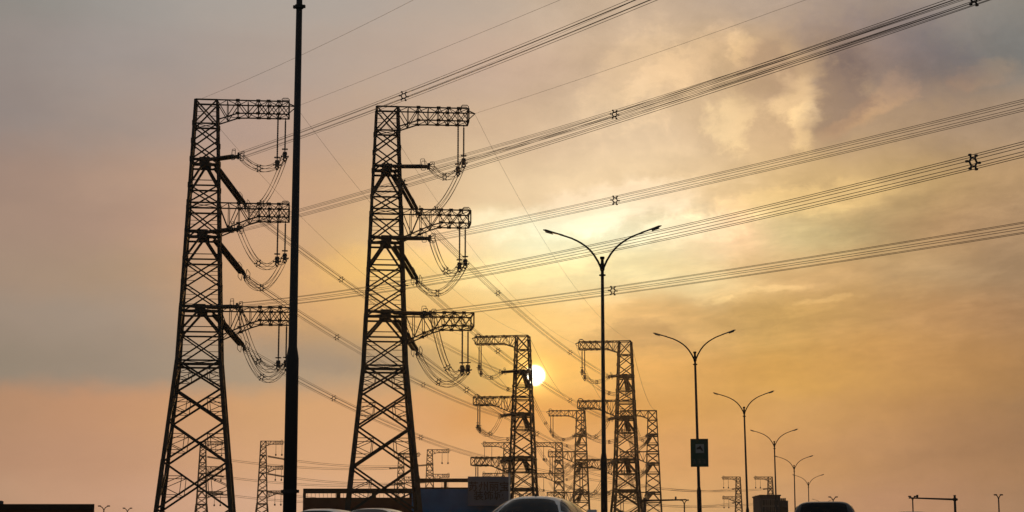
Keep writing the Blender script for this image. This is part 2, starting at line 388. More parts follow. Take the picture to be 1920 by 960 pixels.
def pylon(label, H, detail, th=1.0, group=None):
    root = thing('lattice_pylon', label, 'pylon', group=group)
    P = panels(H); legw = 0.36 * th; bw = 0.175 * th; rw = 0.085 * th
    sec = MB(); allb = MB()

    def brace(a, b, wd, nm='brace', par=root):
        if detail >= 1: m_ = MB(); m_.bar(a, b, wd); m_.build(nm, STEEL, par)
        else: allb.bar(a, b, wd)
    for i in range(4):
        m_ = MB(); ds = [0, WAIST, H] if detail < 1 else [0, 13.3, 26.4, WAIST, WAIST + (H - WAIST) * .5, H]
        wl = [0.26, 0.30, 0.36, 0.40, 0.46, 0.5]
        for a, b in zip(ds, ds[1:]):
            f = 0.32 + 0.30 * a / H; m_.bar(corner(i, a, H), corner(i, b, H), f * th * 1.0)
        if detail >= 1:
            for _, a, b in P:
                c0 = corner(i, b, H); m_.box(c0, (.42 * th, .42 * th, .62))
        m_.box(corner(i, H, H) + Vector((0, 0, -0.25)), (1.0, 1.0, 1.1))
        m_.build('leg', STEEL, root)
    for pi, (kind, a, b) in enumerate(P):
        heavy = any(abs(a - s) < 0.25 for s in (7.75, 17.0, 26.4))
        for i in range(4):
            j = (i + 1) % 4
            A0, A1, B0, B1 = corner(i, a, H), corner(j, a, H), corner(i, b, H), corner(j, b, H)
            if (kind != 'B' or a == WAIST) and a not in (5.4, 23.4): brace(A0, A1, bw * (2.0 if heavy else 1.15), 'strut')
            if heavy and detail >= 1: brace(A0 + Vector((0, 0, -.62)), A1 + Vector((0, 0, -.62)), bw * 1.3, 'strut')
            if a == WAIST: brace(A0 + Vector((0, 0, -.42)), A1 + Vector((0, 0, -.42)), bw * 1.3, 'strut')
            if kind == 'X' or kind == 'B':
                kx = 1.35 if kind == 'B' else 1.0
                brace(A0, B1, bw * kx); brace(A1, B0, bw * kx)
            if kind == 'V':
                mid = (A0 + A1) / 2 + Vector((0, 0, -.3))
                brace(mid, B0, bw * 1.5); brace(mid, B1, bw * 1.5)
                if detail >= 1: sec.bar(B0 + Vector((0, 0, .65)), B1 + Vector((0, 0, .65)), rw * 1.3)
                m_ = sec; m_.box(mid + Vector((0, 0, .1)), (1.3 if i in (0, 2) else .12, .12 if i in (0, 2) else 1.3, .95))
            if detail >= 1 and (kind == 'B' or b - a > 2.6) and kind != 'V':   # small redundant members
                X0 = (A0 + B1) / 2; Xm = X0 * 0.5 + (A1 + B0) / 2 * 0.5
                for (T0, Bt, o) in ((A0, B0, A1), (A1, B1, A0)):
                    # leg quarter points to the two diagonals
                    if kind == 'X':
                        sec.bar(T0.lerp(Bt, .3), T0.lerp(Xm, .6), rw * .8); sec.bar(T0.lerp(Bt, .7), Bt.lerp(Xm, .6), rw * .8)
                        continue
                    for tt in (0.3, 0.7):
                        L = T0.lerp(Bt, tt); D = T0.lerp(Xm, .6) if tt <= 0.5 else Bt.lerp(Xm, .6)
                        sec.bar(L, D, rw)
                    sec.bar(T0.lerp(Bt, 0.5), T0.lerp(Xm, .6), rw); sec.bar(T0.lerp(Bt, 0.5), Bt.lerp(Xm, .6), rw)
                    if b - a > 3.4: sec.bar(T0.lerp(Xm, .6), Bt.lerp(Xm, .6), rw)
    # diaphragms
    for d in (3.1, 7.75, 13.3, 17.0, 26.4, WAIST):
        sec.bar(corner(0, d, H), corner(2, d, H), rw); sec.bar(corner(1, d, H), corner(3, d, H), rw)
    for k in range(3):
        st = arm_bays(k); ch = MB(); lace = MB()

        def pt(s, ty, tb): x, dt, db, yw = s; return Vector((x, ty * yw, H - (dt if tb else db)))
        for ty in (-1, 1):
            for tb in (0, 1):
                for s0, s1 in zip(st, st[1:]): ch.bar(pt(s0, ty, tb), pt(s1, ty, tb), 0.17 * th)
        e = st[-1]
        for ty in (-1, 1): ch.bar(pt(e, ty, 0), pt(e, ty, 1), 0.17 * th)
        for tb in (0, 1): ch.bar(pt(e, -1, tb), pt(e, 1, tb), 0.17 * th)
        # hoisting frame on the tip
        ex, et = e[0], H - e[1]
        if k < 2:
            ch.tube([(ex - .9, -.5, et), (ex - .9, -.5, et + .45), (ex - .75, -.5, et + .6), (ex - .15, -.5, et + .6), (ex, -.5, et + .45), (ex, -.5, et)], .06 * th, 5)
            ch.tube([(ex - .9, .5, et), (ex - .9, .5, et + .45), (ex - .75, .5, et + .6), (ex - .15, .5, et + .6), (ex, .5, et + .45), (ex, .5, et)], .06 * th, 5)
        if k == 0:
            ch.bar((ex, -.6, et - .1), (ex + .9, 0, et - .35), .14 * th); ch.bar((ex, .6, et - .1), (ex + .9, 0, et - .35), .14 * th)
            ch.bar((ex, 0, et - 1.2), (ex + .9, 0, et - .35), .12 * th)
        if detail >= 1:
            for i in (2, 4, 5, 6):
                for ty in (-1, 1): ch.box(pt(st[i], ty, 0) + Vector((0, 0, .02)), (.5, .05, .34)); ch.box(pt(st[i], ty, 1), (.5, .05, .34))
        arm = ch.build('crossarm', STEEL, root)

        def lc(a, b, wd):
            if detail >= 2: m_ = MB(); m_.bar(a, b, wd); m_.build('lacing_bar', STEEL, arm)
            else: lace.bar(a, b, wd)
        for i, (s0, s1) in enumerate(zip(st, st[1:])):
            for ty in (-1, 1):
                if i: lc(pt(s0, ty, 0), pt(s0, ty, 1), .09 * th)
                a, b = (1, 0) if i % 2 == 0 else (0, 1)
                lc(pt(s0, ty, a), pt(s1, ty, b), .11 * th)
                if i > 3: lc(pt(s0, ty, b), pt(s1, ty, a), .09 * th)
            for tb in (0, 1):
                if i: lc(pt(s0, -1, tb), pt(s0, 1, tb), .08 * th)
                lc(pt(s0, -1 if i % 2 else 1, tb), pt(s1, 1 if i % 2 else -1, tb), .09 * th)
        if detail < 2: lace.build('lacing', STEEL, arm)
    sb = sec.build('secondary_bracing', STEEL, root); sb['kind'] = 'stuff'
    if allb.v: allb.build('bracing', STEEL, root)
    return root


# where each stands: pixel of the mast's top centre, distance, height, turn, how it is told apart
TW = {
 'T1': (388, 191, 230, 6, 'pylon left of the black pole'),
 'T2': (726, 204, 232, 6, 'pylon before the blue wall'),
 'T3': (980, 630, 405, 170, 'pylon touching the sun'),
 'T4': (1172, 640, 416, 170, 'pylon behind the tallest lamp'),
 'T5': (1089, 770, 608, 176, 'slim pylon left of the tallest lamp'),
 'T6': (1223, 770, 608, 176, 'slim pylon left of the green sign'),
 'T7': (1048, 830, 816, 180, 'far pylon above the silver sedan'),
 'T8': (951, 830, 816, 180, 'far pylon behind the sun pylon'),
 'A1': (381, 828, 1000, 4, 'far pylon inside the leftmost legs'),
 'A2': (494, 827, 1000, 4, 'far pylon just left of the black lamp pole'),
 'A3': (752, 850, 1060, 4, 'far pylon behind the second leg'),
 'A4': (806, 843, 1020, 4, 'far pylon over the long flat roof'),
 'C1': (1384, 894, 1270, 180, 'far pylon left of the apartment block'),
 'C2': (1444, 894, 1270, 180, 'far pylon behind the dark block building'),
}
TLAB = {
 'T1': 'tall dark lattice pylon left of the near black lamp pole', 'T2': 'tall dark lattice pylon standing before the blue-walled building',
 'T3': 'lattice pylon with the setting sun at its right leg', 'T4': 'lattice pylon half crossed by the tallest complete street lamp',
 'T5': 'slim lattice pylon between the sun pylon and the tallest complete lamp', 'T6': 'slim lattice pylon left of the lamp with the green sign',
 'T7': 'faint distant lattice pylon above the silver sedan roof', 'T8': 'faint distant lattice pylon hidden behind the sun pylon',
 'A1': 'distant lattice pylon seen through the legs of the leftmost pylon', 'A2': 'distant lattice pylon just left of the near black pole',
 'A3': 'faint distant pylon seen through the right leg of the second big pylon', 'A4': 'faint distant pylon showing over the long flat-roofed building',
 'C1': 'small distant pylon left of the dark apartment block', 'C2': 'small distant pylon rising behind the dark apartment block',
}
TOWER = {}
proto = {}
for k, (px, py, Yd, rot, desc) in TW.items():
    top = at(px, py, Yd); det = 2 if k in ('T1', 'T2') else 1 if k in ('T3', 'T4', 'T5', 'T6') else 0
    H = {2: 57.6, 1: 46.4, 0: 54.0}[det]
    if k[0] == 'A': H = 62.0
    th = {2: 1.0, 1: 1.05, 0: 1.45}[det]
    key = (det, H)
    if key not in proto:
        o = pylon(TLAB[k], H, det, th); proto[key] = o
    else: o = copy_tree(proto[key])
    o['label'] = TLAB[k]
    o['group'] = 'lattice pylons of the power lines'
    o.location = (top.x, top.y, top.z - H); o.rotation_euler = (0, 0, R(rot))
    TOWER[k] = (Vector((top.x, top.y, top.z - H)), H, R(rot), desc)


def tw(k, x, y, d):
    o, H, r, _ = TOWER[k]; return o + Matrix.Rotation(r, 3, 'Z') @ Vector((x, y, H - d))


# ---------------------------------------------------------------- insulators
def lathe_string(L, n, r0, r1, seg=8):
    m_ = MB(); pts = [(0, 0, 0.0)]; rr = [r0]
    for i in range(n):
        a = L * (i + 0.1) / n; b = L * (i + 0.5) / n; c_ = L * (i + 0.9) / n
        pts += [(0, a, 0), (0, b, 0), (0, c_, 0)]; rr += [r0, r1, r0]
    pts.append((0, L, 0)); rr.append(r0); m_.tube(pts, rr, seg); return m_


def loop(m_, c, e, f, a, b, r, n=5):
    pts = []
    for sx, sy in ((1, 1), (-1, 1), (-1, -1), (1, -1)):
        for q in range(4):
            t_ = {(1, 1): 0, (-1, 1): 1, (-1, -1): 2, (1, -1): 3}[(sx, sy)] * math.pi / 2 + q * math.pi / 6
            rad = 0.35 * min(a, b)
            pts.append(Vector(c) + e * (sx * (a - rad) + rad * math.cos(t_)) + f * (sy * (b - rad) + rad * math.sin(t_)))
    m_.tube(pts, r, n, closed=True)


SL = 12.0            # whole length of a tension set
ds_mesh = None


def strain(k, lev, direc, slope, label, th=1.0, side=0.0):
    """a tension set from the mast's face along direc; returns where the conductors start"""
    global ds_mesh
    o, H, r, desc = TOWER[k]
    d3 = Vector((direc.x, direc.y, slope)).normalized()
    d = STR[lev]; c_ = tw(k, 0, 0, d); ext = hw(d) / max(abs(math.cos(math.atan2(direc.x, direc.y) % (math.pi / 2))), .5) * 0.9
    st = c_ + Vector((direc.x, direc.y, 0)) * (hw(d) + 0.1) + Matrix.Rotation(r, 3, 'Z') @ Vector((side, 0, 0))
    root = thing('strain_insulator', label, 'insulator', group='strain insulators on the pylons')
    root.matrix_world = Matrix.Translation(st) @ d3.to_track_quat('Y', 'Z').to_matrix().to_4x4()
    ex, ez = Vector((1, 0, 0)), Vector((0, 0, 1)); ey = Vector((0, 1, 0))
    if ds_mesh is None: ds_mesh = lathe_string(9.2, 40, .11, .24).build('disc_string', DISC, root).data; KID['x'] = None; first = True
    else: first = False
    for i, x in enumerate((-.28, .28)):
        if first and i == 0:
            b_ = [q for q in root.children][0]
        else: b_ = place('disc_string', ds_mesh, root)
        b_.location = (x, 1.0, 0); b_.scale = (th, 1, th)
    m_ = MB(); m_.sq((0, -.1, 0), (0, .75, 0), .22 * th); m_.box((0, .85, 0), (.85, .34, .10)); m_.build('link_plate', HARD, root)
    m_ = MB(); m_.box((0, 10.35, 0), (.85, .38, .12)); m_.sq((0, 10.4, 0), (0, 11.3, 0), .16 * th); m_.box((0, 11.3, 0), (.12, .5, .8))
    for a in range(6):
        t_ = a * math.pi / 3; m_.sq((0, 11.1, 0), (.42 * math.cos(t_), 12.0, .42 * math.sin(t_)), .09 * th)
    m_.build('yoke_plate', HARD, root)
    m_ = MB(); loop(m_, (0, 9.4, .5), ey, ez, .62, .42, .035 * th); m_.build('arcing_horn', HARD, root)
    for x in (.55, -.55):
        m_ = MB(); loop(m_, (x, 11.1, .05), ey, ez, .65, .55, .04 * th); m_.build('grading_ring', HARD, root)
    return st + d3 * SL, d3


susp_mesh = {}


def suspension(k, lev, y, x, drop, label, th=1.0):
    o, H, r, desc = TOWER[k]
    p = tw(k, x, y, ARMS[lev] + 1.6); L = drop - 1.6
    root = thing('suspension_insulator', label, 'insulator', p, r, 'suspension insulators under the crossarms')
    key = (round(L, 2), th)
    if key not in susp_mesh:
        rod = MB(); rod.tube([(0, 0, 0.05), (0, 0, -.4)], .06 * th, 6)
        pts, rr = [], []
        for i in range(24):
            z = -.4 - (L - 1.3) * i / 23; pts += [(0, 0, z), (0, 0, z - .04)]; rr += [.07 * th, .12 * th]
        rod.tube(pts, rr, 6)
        rg = MB(); loop(rg, (0, 0, -(L - .95)), Vector((1, 0, 0)), Vector((0, 1, 0)), .34, .34, .04 * th)
        rg.sq((-.34, 0, -(L - .95)), (.34, 0, -(L - .95)), .05)
        cl = MB(); cl.box((0, 0, -(L - .35)), (.5, .12, .55)); cl.tube([(0, 0, -L + 1.0), (0, 0, -L)], .07 * th, 6)
        for a in range(6):
            t_ = a * math.pi / 3; e_ = Vector((.42 * math.cos(t_), 0, .42 * math.sin(t_) - L)); cl.sq((0, 0, -L), e_, .10 * th)
            cl.box(e_, (.16, .5, .13))
        cl.box((0, 0, -L), (.5, .3, .5)); cl.box((0, 0, -L - .55), (.3, .4, .2))
        susp_mesh[key] = [(n_, q.build(n_, m__, root).data) for n_, q, m__ in (('insulator_rod', rod, DISC), ('grading_ring', rg, HARD), ('suspension_clamp', cl, HARD))]
    else:
        for n_, me in susp_mesh[key]: place(n_, me, root)
    return p + Vector((0, 0, -L))


# ---------------------------------------------------------------- conductors
HEX = [(0.42 * math.cos(i * math.pi / 3), 0.42 * math.sin(i * math.pi / 3)) for i in range(6)]
sp_mesh = {}


def spacer_mesh(th):
    if th not in sp_mesh:
        m_ = MB(); ring = [Vector((.27 * math.cos(i * math.pi / 3), 0, .27 * math.sin(i * math.pi / 3))) for i in range(6)]
        for i in range(6):
            m_.sq(ring[i], ring[(i + 1) % 6], .085 * th); m_.sq(ring[i] * 0.9, ring[i] * 1.72, .08 * th); m_.box(ring[i] * 1.66, (.12 * th, .16, .12 * th))
        me = bpy.data.meshes.new('spacer'); me.from_pydata(m_.v, [], m_.f); me.materials.append(HARD); sp_mesh[th] = me
    return sp_mesh[th]


def bundle(name, label, cat, fn, n, spacers, r, group, joined=False, th=1.0, radial=1.0):
    """six parallel wires along fn(t), t in 0..1, with hexagonal spacers"""
    P = [fn(i / n) for i in range(n + 1)]; o0 = P[0]
    root = thing(name, label, cat, o0, 0, group)
    T = [(P[min(i + 1, n)] - P[max(i - 1, 0)]).normalized() for i in range(n + 1)]
    W = []
    for hx, hz_ in HEX:
        line = []
        for p, t_ in zip(P, T):
            a = t_.cross(Vector((0, 0, 1)))
            a = a.normalized() if a.length > 1e-3 else Vector((1, 0, 0))
            b = a.cross(t_); line.append(p + a * hx + b * hz_ - o0)
        W.append(line)
    if joined:
        m_ = MB()
        for l in W: m_.tube(l, r, 4)
        m_.build('wire', ALU, root)
    else:
        for l in W: m_ = MB(); m_.tube(l, r, 5); m_.build('wire', ALU, root)
    for s in spacers:
        p = fn(s); q = (fn(min(1, s + .01)) - fn(max(0, s - .01))).normalized()
        sp = place('spacer', spacer_mesh(th), root)
        sp.matrix_basis = Matrix.Translation(p - o0) @ q.to_track_quat('Y', 'Z').to_matrix().to_4x4()
    return root


def through(st, hd, pts):
    """fit z = z0 - a s + b s^2 to the pixels, s along the heading hd from st"""
    n_ = Vector((hd.y, -hd.x, 0)); rows_ = []
    for px, py in pts:
        r_ = ray(px, py); lam = n_.dot(Vector((st.x, st.y, 0))) / n_.dot(Vector((r_.x, r_.y, 0)))
        q = r_ * lam; s = hd.dot(Vector((q.x - st.x, q.y - st.y, 0))); rows_.append((s, q.z + EYE - st.z))
    if len(rows_) == 1:
        s, z = rows_[0]; b = 0.0003; return (-(z - b * s * s) / s, b)
    A = sum(s * s for s, _ in rows_); B = sum(s ** 3 for s, _ in rows_); C = sum(s ** 4 for s, _ in rows_)
    D = sum(s * z for s, z in rows_); E_ = sum(s * s * z for s, z in rows_)
    det = A * C - B * B; a = (D * C - E_ * B) / det; b = (A * E_ - B * D) / det
    return (-a, b)


def s_of(st, hd, px):
    n_ = Vector((hd.y, -hd.x, 0)); s_ = 0.0
    for _ in range(400):                       # march along the heading to the image column
        p = st + hd * s_; c_, q = math.cos(PITCH), math.sin(PITCH)
        if 960 + F0 * p.x / (p.y * c_ + (p.z - EYE) * q) >= px: break
        s_ += 0.5
    return s_


def run(st, hd, ab, L):
    a, b = ab
    return lambda t_: Vector((st.x + hd.x * t_ * L, st.y + hd.y * t_ * L, st.z - a * t_ * L + b * (t_ * L) ** 2))


def hang(p, q, sag):
    return lambda t_: p.lerp(q, t_) - Vector((0, 0, sag * 4 * t_ * (1 - t_)))


def sag_through(p, q, px, py):
    h = Vector((q.x - p.x, q.y - p.y, 0)); L = h.length; h = h / L
    n_ = Vector((h.y, -h.x, 0)); r_ = ray(px, py); lam = n_.dot(Vector((p.x, p.y, 0))) / n_.dot(Vector((r_.x, r_.y, 0)))
    w_ = r_ * lam; s = h.dot(Vector((w_.x - p.x, w_.y - p.y, 0))) / L
    z = p.z + (q.z - p.z) * s; return (z - (w_.z + EYE)) / (4 * s * (1 - s)), s


HN = R(27); HEAD = Vector((math.sin(HN), -math.cos(HN), 0))
NEAR = {('T1', 0): [(755, 181), (1205, 0)], ('T1', 1): [(755, 345), (1800, 5)], ('T1', 2): [(690, 547), (1130, 462), (1817, 307), (1920, 280)],
        ('T2', 0): [(1148, 216), (1700, 40)], ('T2', 1): [(1147, 377), (1920, 197)], ('T2', 2): [(1149, 545), (1920, 427)]}
FARP = {('T1', 0): (640, 507), ('T1', 1): (632, 616), ('T1', 2): (626, 737), ('T2', 0): (1069, 644), ('T2', 1): (1069, 737), ('T2', 2): (875, 714)}
NEXT = {'T1': 'T3', 'T2': 'T4', 'T3': 'T5', 'T4': 'T6', 'T5': 'T7', 'T6': 'T7'}
PREV = {'T3': 'T1', 'T4': 'T2', 'T5': 'T3', 'T6': 'T4'}
NXY = {'T5': at(1030, 1000, 816), 'T6': at(1052, 1000, 816)}


def flat(v_): v_ = Vector((v_.x, v_.y, 0)); return v_.normalized()


ENDS = {}
for k in ('T1', 'T2', 'T3', 'T4', 'T5', 'T6'):
    o, H, r, desc = TOWER[k]; big = k in ('T1', 'T2'); th = 1.0 if big else 1.2
    nd = HEAD if big else flat(TOWER[PREV[k]][0] - o)
    fd = flat((TOWER[NEXT[k]][0] if k not in NXY else NXY[k]) - o)
    for lev in range(3):
        nm = NAMES[lev]
        ns = {'T1': (-.15, -.12, -.11), 'T2': (-.19, -.155, -.13)}.get(k, (-.12, -.12, -.12))[lev]
        e0, d0 = strain(k, lev, nd, ns, f'{nm} front strain insulator on the {desc}', th, 0.0 if big else 1.4)
        e1, d1 = strain(k, lev, fd, -0.30 if big else -0.2, f'{nm} rear strain insulator on the {desc}', th, 0.5 if big else 0.0)
        ENDS[(k, lev, 'n')] = e0; ENDS[(k, lev, 'f')] = e1
        yy = -1.15 if abs(r) < 1 else 1.15
        dr = ((8.2, 6.6), (7.2, 6.4), (7.1, 6.8))[lev]
        s0 = suspension(k, lev, yy, TIPS[lev] - 1.35, dr[0], f'{nm} inner hanging insulator on the {desc}', th)
        s1 = suspension(k, lev, -yy, TIPS[lev] - .45, dr[1], f'{nm} outer hanging insulator on the {desc}', th)
        sg = [(1.0, 2.2), (2.2, 2.4), (3.0, 2.8)][lev]
        bundle('jumper_bundle', f'{nm} front jumper loop on the {desc}', 'jumper', hang(e0, s0, sg[0]), 12, [.5], .03 if big else .03, 'jumper loops', not big, th)
        bundle('jumper_bundle', f'{nm} short jumper bridge on the {desc}', 'jumper', hang(s0, s1, .25), 5, [], .03 if big else .03, 'jumper loops', not big, th)
        bundle('jumper_bundle', f'{nm} rear jumper loop on the {desc}', 'jumper', hang(s1, e1, sg[1]), 12, [.58], .03 if big else .03, 'jumper loops', not big, th)
for k in ('T1', 'T2'):
    for lev in range(3):
        st = ENDS[(k, lev, 'n')]; ab = through(st, HEAD, NEAR[(k, lev)]); L = 300.0
        s1, s2 = [s_of(st, HEAD, x_) for x_ in ((755, 1812) if k == 'T1' else (1148, 2150))]
        bundle('conductor_bundle', f'{NAMES[lev]} wires sweeping up right from the {TW[k][4]}', 'power line',
               run(st, HEAD, ab, L), 40, [s1 / L, s2 / L, min(.95, (2 * s2 - s1) / L)], .021, 'overhead conductor bundles')
for k in ('T1', 'T2', 'T3', 'T4'):
    for lev in range(3):
        p = ENDS[(k, lev, 'f')]; q = ENDS[(NEXT[k], lev, 'n')]
        if k in ('T1', 'T2'):
            sg, s = sag_through(p, q, *FARP[(k, lev)]); sg = max(2.0, min(9, sg)); sps = [s, min(.95, s + .33)] if s < .6 else [s - .4, s]
        else: sg, sps = 5.0, [.3, .7]
        bundle('conductor_bundle', f'{NAMES[lev]} wires running away from the {TW[k][4]}', 'power line',
               hang(p, q, sg), 24, sps,   .024 if k in ('T1', 'T2') else .032, 'overhead conductor bundles', k in ('T3', 'T4'), 1.0 if k in ('T1', 'T2') else 1.3)
for k in ('T5', 'T6'):
    for lev in range(3):
        p = ENDS[(k, lev, 'f')]; b_ = 'T7'; q = tw(b_, -1.0 if k == 'T6' else TIP * .4, 0, STR[lev])
        bundle('conductor_bundle', f'{NAMES[lev]} wires running away from the {TW[k][4]}', 'power line', hang(p, q, 6.0), 16, [.4], .05, 'overhead conductor bundles', True, 1.4)


def gwire(label, fn, n, r):
    P = [fn(i / n) for i in range(n + 1)]; m_ = MB(); m_.tube([p - P[0] for p in P], r, 5)
    o = m_.build('ground_wire', ALU); o.location = P[0]; tag(o, label, 'ground wire', 'ground wires'); return o


def tip(k): return tw(k, TIP + .9, 0, .35)
def mast(k): return tw(k, -1.35, 0, -.1)


for k, pts, lab in (('T1', [(572, 100), (775, 0)], 'mast'), ('T1', [(800, 103), (1050, 0)], 'arm'), ('T2', [(1200, 110), (1510, 0)], 'arm'), ('T2', [(1148, 20)], 'mast')):
    st = tip(k) if lab == 'arm' else mast(k)
    gwire(f'{lab} top ground wire rising right from the {TW[k][4]}', run(st, HEAD, through(st, HEAD, pts), 300), 30, .015)
for a, b in (('T1', 'T3'), ('T2', 'T4'), ('T3', 'T5'), ('T4', 'T6')):
    sa = 5.0 if a in ('T1', 'T2') else 4.0; rr = .016 if a in ('T1', 'T2') else .035
    if a in ('T1', 'T2'):
        gwire(f'arm tip ground wire leading off the {TW[a][4]}', hang(tip(a), mast(b), sa), 20, rr)
        gwire(f'mast top ground wire leading off the {TW[a][4]}', hang(mast(a), tip(b), sa), 20, rr)
    else:
        gwire(f'arm tip ground wire leading off the {TW[a][4]}', hang(tip(a), tip(b), sa), 20, rr)
        gwire(f'mast top ground wire leading off the {TW[a][4]}', hang(mast(a), mast(b), sa), 20, rr)


# far lines between the distant pylons: one thick-looking bundle each
def far_span(k0, k1, lev, sag, label, p=None, q=None, r=.09):
    p = p or tw(k0, 2.2, 0, STR[lev] + .2); q = q or tw(k1, 2.2, 0, STR[lev] + .2); fn = hang(p, q, sag); m_ = MB()
    for z in (-.4, .4): m_.tube([fn(i / 16) + Vector((0, 0, z)) - p for i in range(17)], r, 4)
    d = (q - p).normalized()
    o = m_.build('conductor_bundle', ALU); o.location = p; tag(o, label, 'power line', 'overhead conductor bundles')
    i_ = MB(); n_ = (fn(.02) - fn(0)).normalized()
    for a, dd, side in ((p, fn(.05) - fn(0), 'near'), (q, fn(.95) - fn(1), 'far')):
        dd = dd.normalized(); s_ = MB()
        s_.tube([dd * 0.3, dd * 9.0], .28, 6); s_.box(dd * 9.4, (.9, .9, .9)); so_ = s_.build('strain_insulator', DISC); so_.location = a
        tag(so_, f'{side}-end insulator of the {label}', 'insulator', 'strain insulators on the pylons')


for a, b, cc in (('A1', 'A3', 'leftmost'), ('A2', 'A4', 'pole-side')):
    for lev in range(3): far_span(a, b, lev, 3.0, f'{NAMES[lev]} {cc} faint line above the flat roof')
for b, st_, cc in (('C1', 'T7', 'nearer'), ('C2', 'T8', 'farther')):
    for lev in range(2): far_span(st_, b, lev, 6.0, f'{NAMES[lev]} {cc} faint line left of the apartment block')
for k in ('T7', 'T8', 'A4', 'C1', 'C2', 'A1', 'A2'):
    for lev in range(3):
        for x, nm in ((TIP - .4, 'outer'), (TIP - 3.6, 'inner')):
            m_ = MB(); m_.tube([(0, 0, 0), (0, 0, -5.2)], .12, 5); m_.tube([(0, 0, -5.0), (0, 0, -5.6), (0, 0, -6.2)], [.12, .5, .35], 6)
            o_ = m_.build('suspension_insulator', DISC); o_.location = tw(k, x, 0, ARMS[lev] + 1.6)
            tag(o_, f'{NAMES[lev]} {nm} insulator on the {TW[k][4]}', 'insulator', 'suspension insulators under the crossarms')


# ---------------------------------------------------------------- street lamps
def lamp(label):
    root = thing('street_lamp', label, 'street lamp', group='double arm street lamps along the median')
    Ht = 9.95
    m_ = MB(); m_.tube([(0, 0, 0), (0, 0, 3.1), (0, 0, 3.25), (0, 0, 3.45), (0, 0, 9.5)], [.115, .106, .106, .074, .052], 14)
    m_.tube([(0, 0, -.02), (0, 0, .04)], .24, 12, smooth=False); m_.build('pole', POLE, root)
    m_ = MB(); m_.tube([(0, 0, 9.46), (0, 0, 9.5), (0, 0, 9.58), (0, 0, 9.75), (0, 0, 9.86), (0, 0, 9.87), (0, 0, 9.95)], [.05, .075, .085, .055, .05, .075, .08], 10); m_.build('finial', POLE, root)
    for z in (1.05, 9.33):
        m_ = MB(); m_.tube([(0, 0, z - .03), (0, 0, z + .03)], .12 if z < 3 else .075, 12, smooth=False)
        m_.box((0.125 if z < 3 else .08, 0, z), (.05, .05, .05)); m_.box((-0.125 if z < 3 else -.08, 0, z), (.05, .05, .05)); m_.build('collar', POLE, root)
    pr = [(.05, -.36), (.15, -.14), (.29, .09), (.42, .25), (.55, .37), (.70, .48), (.85, .57), (1.03, .66), (1.22, .73), (1.42, .80)]
    for s in (-1, 1):
        m_ = MB(); m_.tube([(s * x, 0, Ht + z) for x, z in pr], [.036 - .001 * i for i in range(len(pr))], 8); m_.build('arm', POLE, root)
        a = Vector((s * 1.32, 0, Ht + .765)); b = Vector((s * 2.0, 0, Ht + .98)); dx = (b - a).normalized()
        hd = MB(); N = 9; vs = []; nz_ = Vector((-s * dx.z, 0, abs(dx.x))); tl = .30 if s > 0 else -.05; wd_ = Vector((0, 1, 0)) * math.cos(tl) + nz_ * math.sin(tl); nn_ = nz_ * math.cos(tl) - Vector((0, 1, 0)) * math.sin(tl)
        for i in range(N):
            t_ = i / (N - 1); c_ = a.lerp(b, t_); wy_ = (.05, .075, .095, .105, .11, .115, .115, .105, .05)[i]; hh = (.034, .036, .032, .034, .036, .038, .042, .044, .018)[i]
            for q in range(10):
                an = 2 * math.pi * q / 10; vs.append(c_ + wd_ * (wy_ * math.cos(an)) + nn_ * (hh * math.sin(an) * (1 if math.sin(an) > 0 else .55)))
        hd.add(vs, [(i * 10 + q, i * 10 + (q + 1) % 10, (i + 1) * 10 + (q + 1) % 10, (i + 1) * 10 + q) for i in range(N - 1) for q in range(10)] + [tuple(range(10))[::-1], tuple((N - 1) * 10 + q for q in range(10))], True)
        h_ = hd.build('lamp_head', HEADM, root)
        ln = MB(); ln.box(a.lerp(b, .68) - nz_ * .045, (.26, .15, .02), Matrix(((dx.x, 0, nz_.x), (0, 1, 0), (dx.z, 0, nz_.z)))); ln.build('lens', LENS, h_)
    return root


LP = [(543, 31.0, 0.000, 'near black street lamp pole, its top beyond the picture'),
      (1133, 61.4, 0.0, 'tallest complete double-arm street lamp, before the pylons'),
      (1313, 89.7, -0.014, 'double-arm street lamp carrying the dark green sign'),
      (1403, 122, -0.014, 'third complete street lamp, right of the green sign'),
      (1456.5, 157, -0.008, 'double-arm street lamp rising in front of the dark apartment block'),
      (1491, 196, 0, 'small street lamp just right of the dark apartment block'),
      (1517, 238, 0, 'small street lamp showing low over the dark van'),
      (1545, 330, 0, 'smallest double-arm street lamp, barely over the dark van roof')]
lp0 = None
for px, Yd, lean, lab in LP:
    o = lamp(lab) if lp0 is None else copy_tree(lp0)
    lp0 = lp0 or o; o['label'] = lab
    b_ = at(px, 960, Yd); o.location = (b_.x, b_.y, PLAT + .06 if Yd > 28 else PLAT); o.rotation_euler = (0, lean, -RA)


def small_lamp(px, py, Yd, label, wd):
    t_ = at(px, py, Yd); h = t_.z - PLAT
    root = thing('street_lamp', label, 'street lamp', (t_.x, t_.y, PLAT), 0, 'small distant twin lamps')
    m_ = MB(); m_.tube([(0, 0, 0), (0, 0, h - .6)], [.16, .11], 8); m_.build('pole', POLE, root)
    for s in (-1, 1):
        m_ = MB(); m_.tube([(0, 0, h - .7), (s * wd * .4, 0, h - .25), (s * wd, 0, h)], .09, 6); m_.build('arm', POLE, root)
        m_ = MB(); m_.box((s * (wd + .1), 0, h + .02), (.5, .3, .22)); m_.build('lamp_head', HEADM, root)


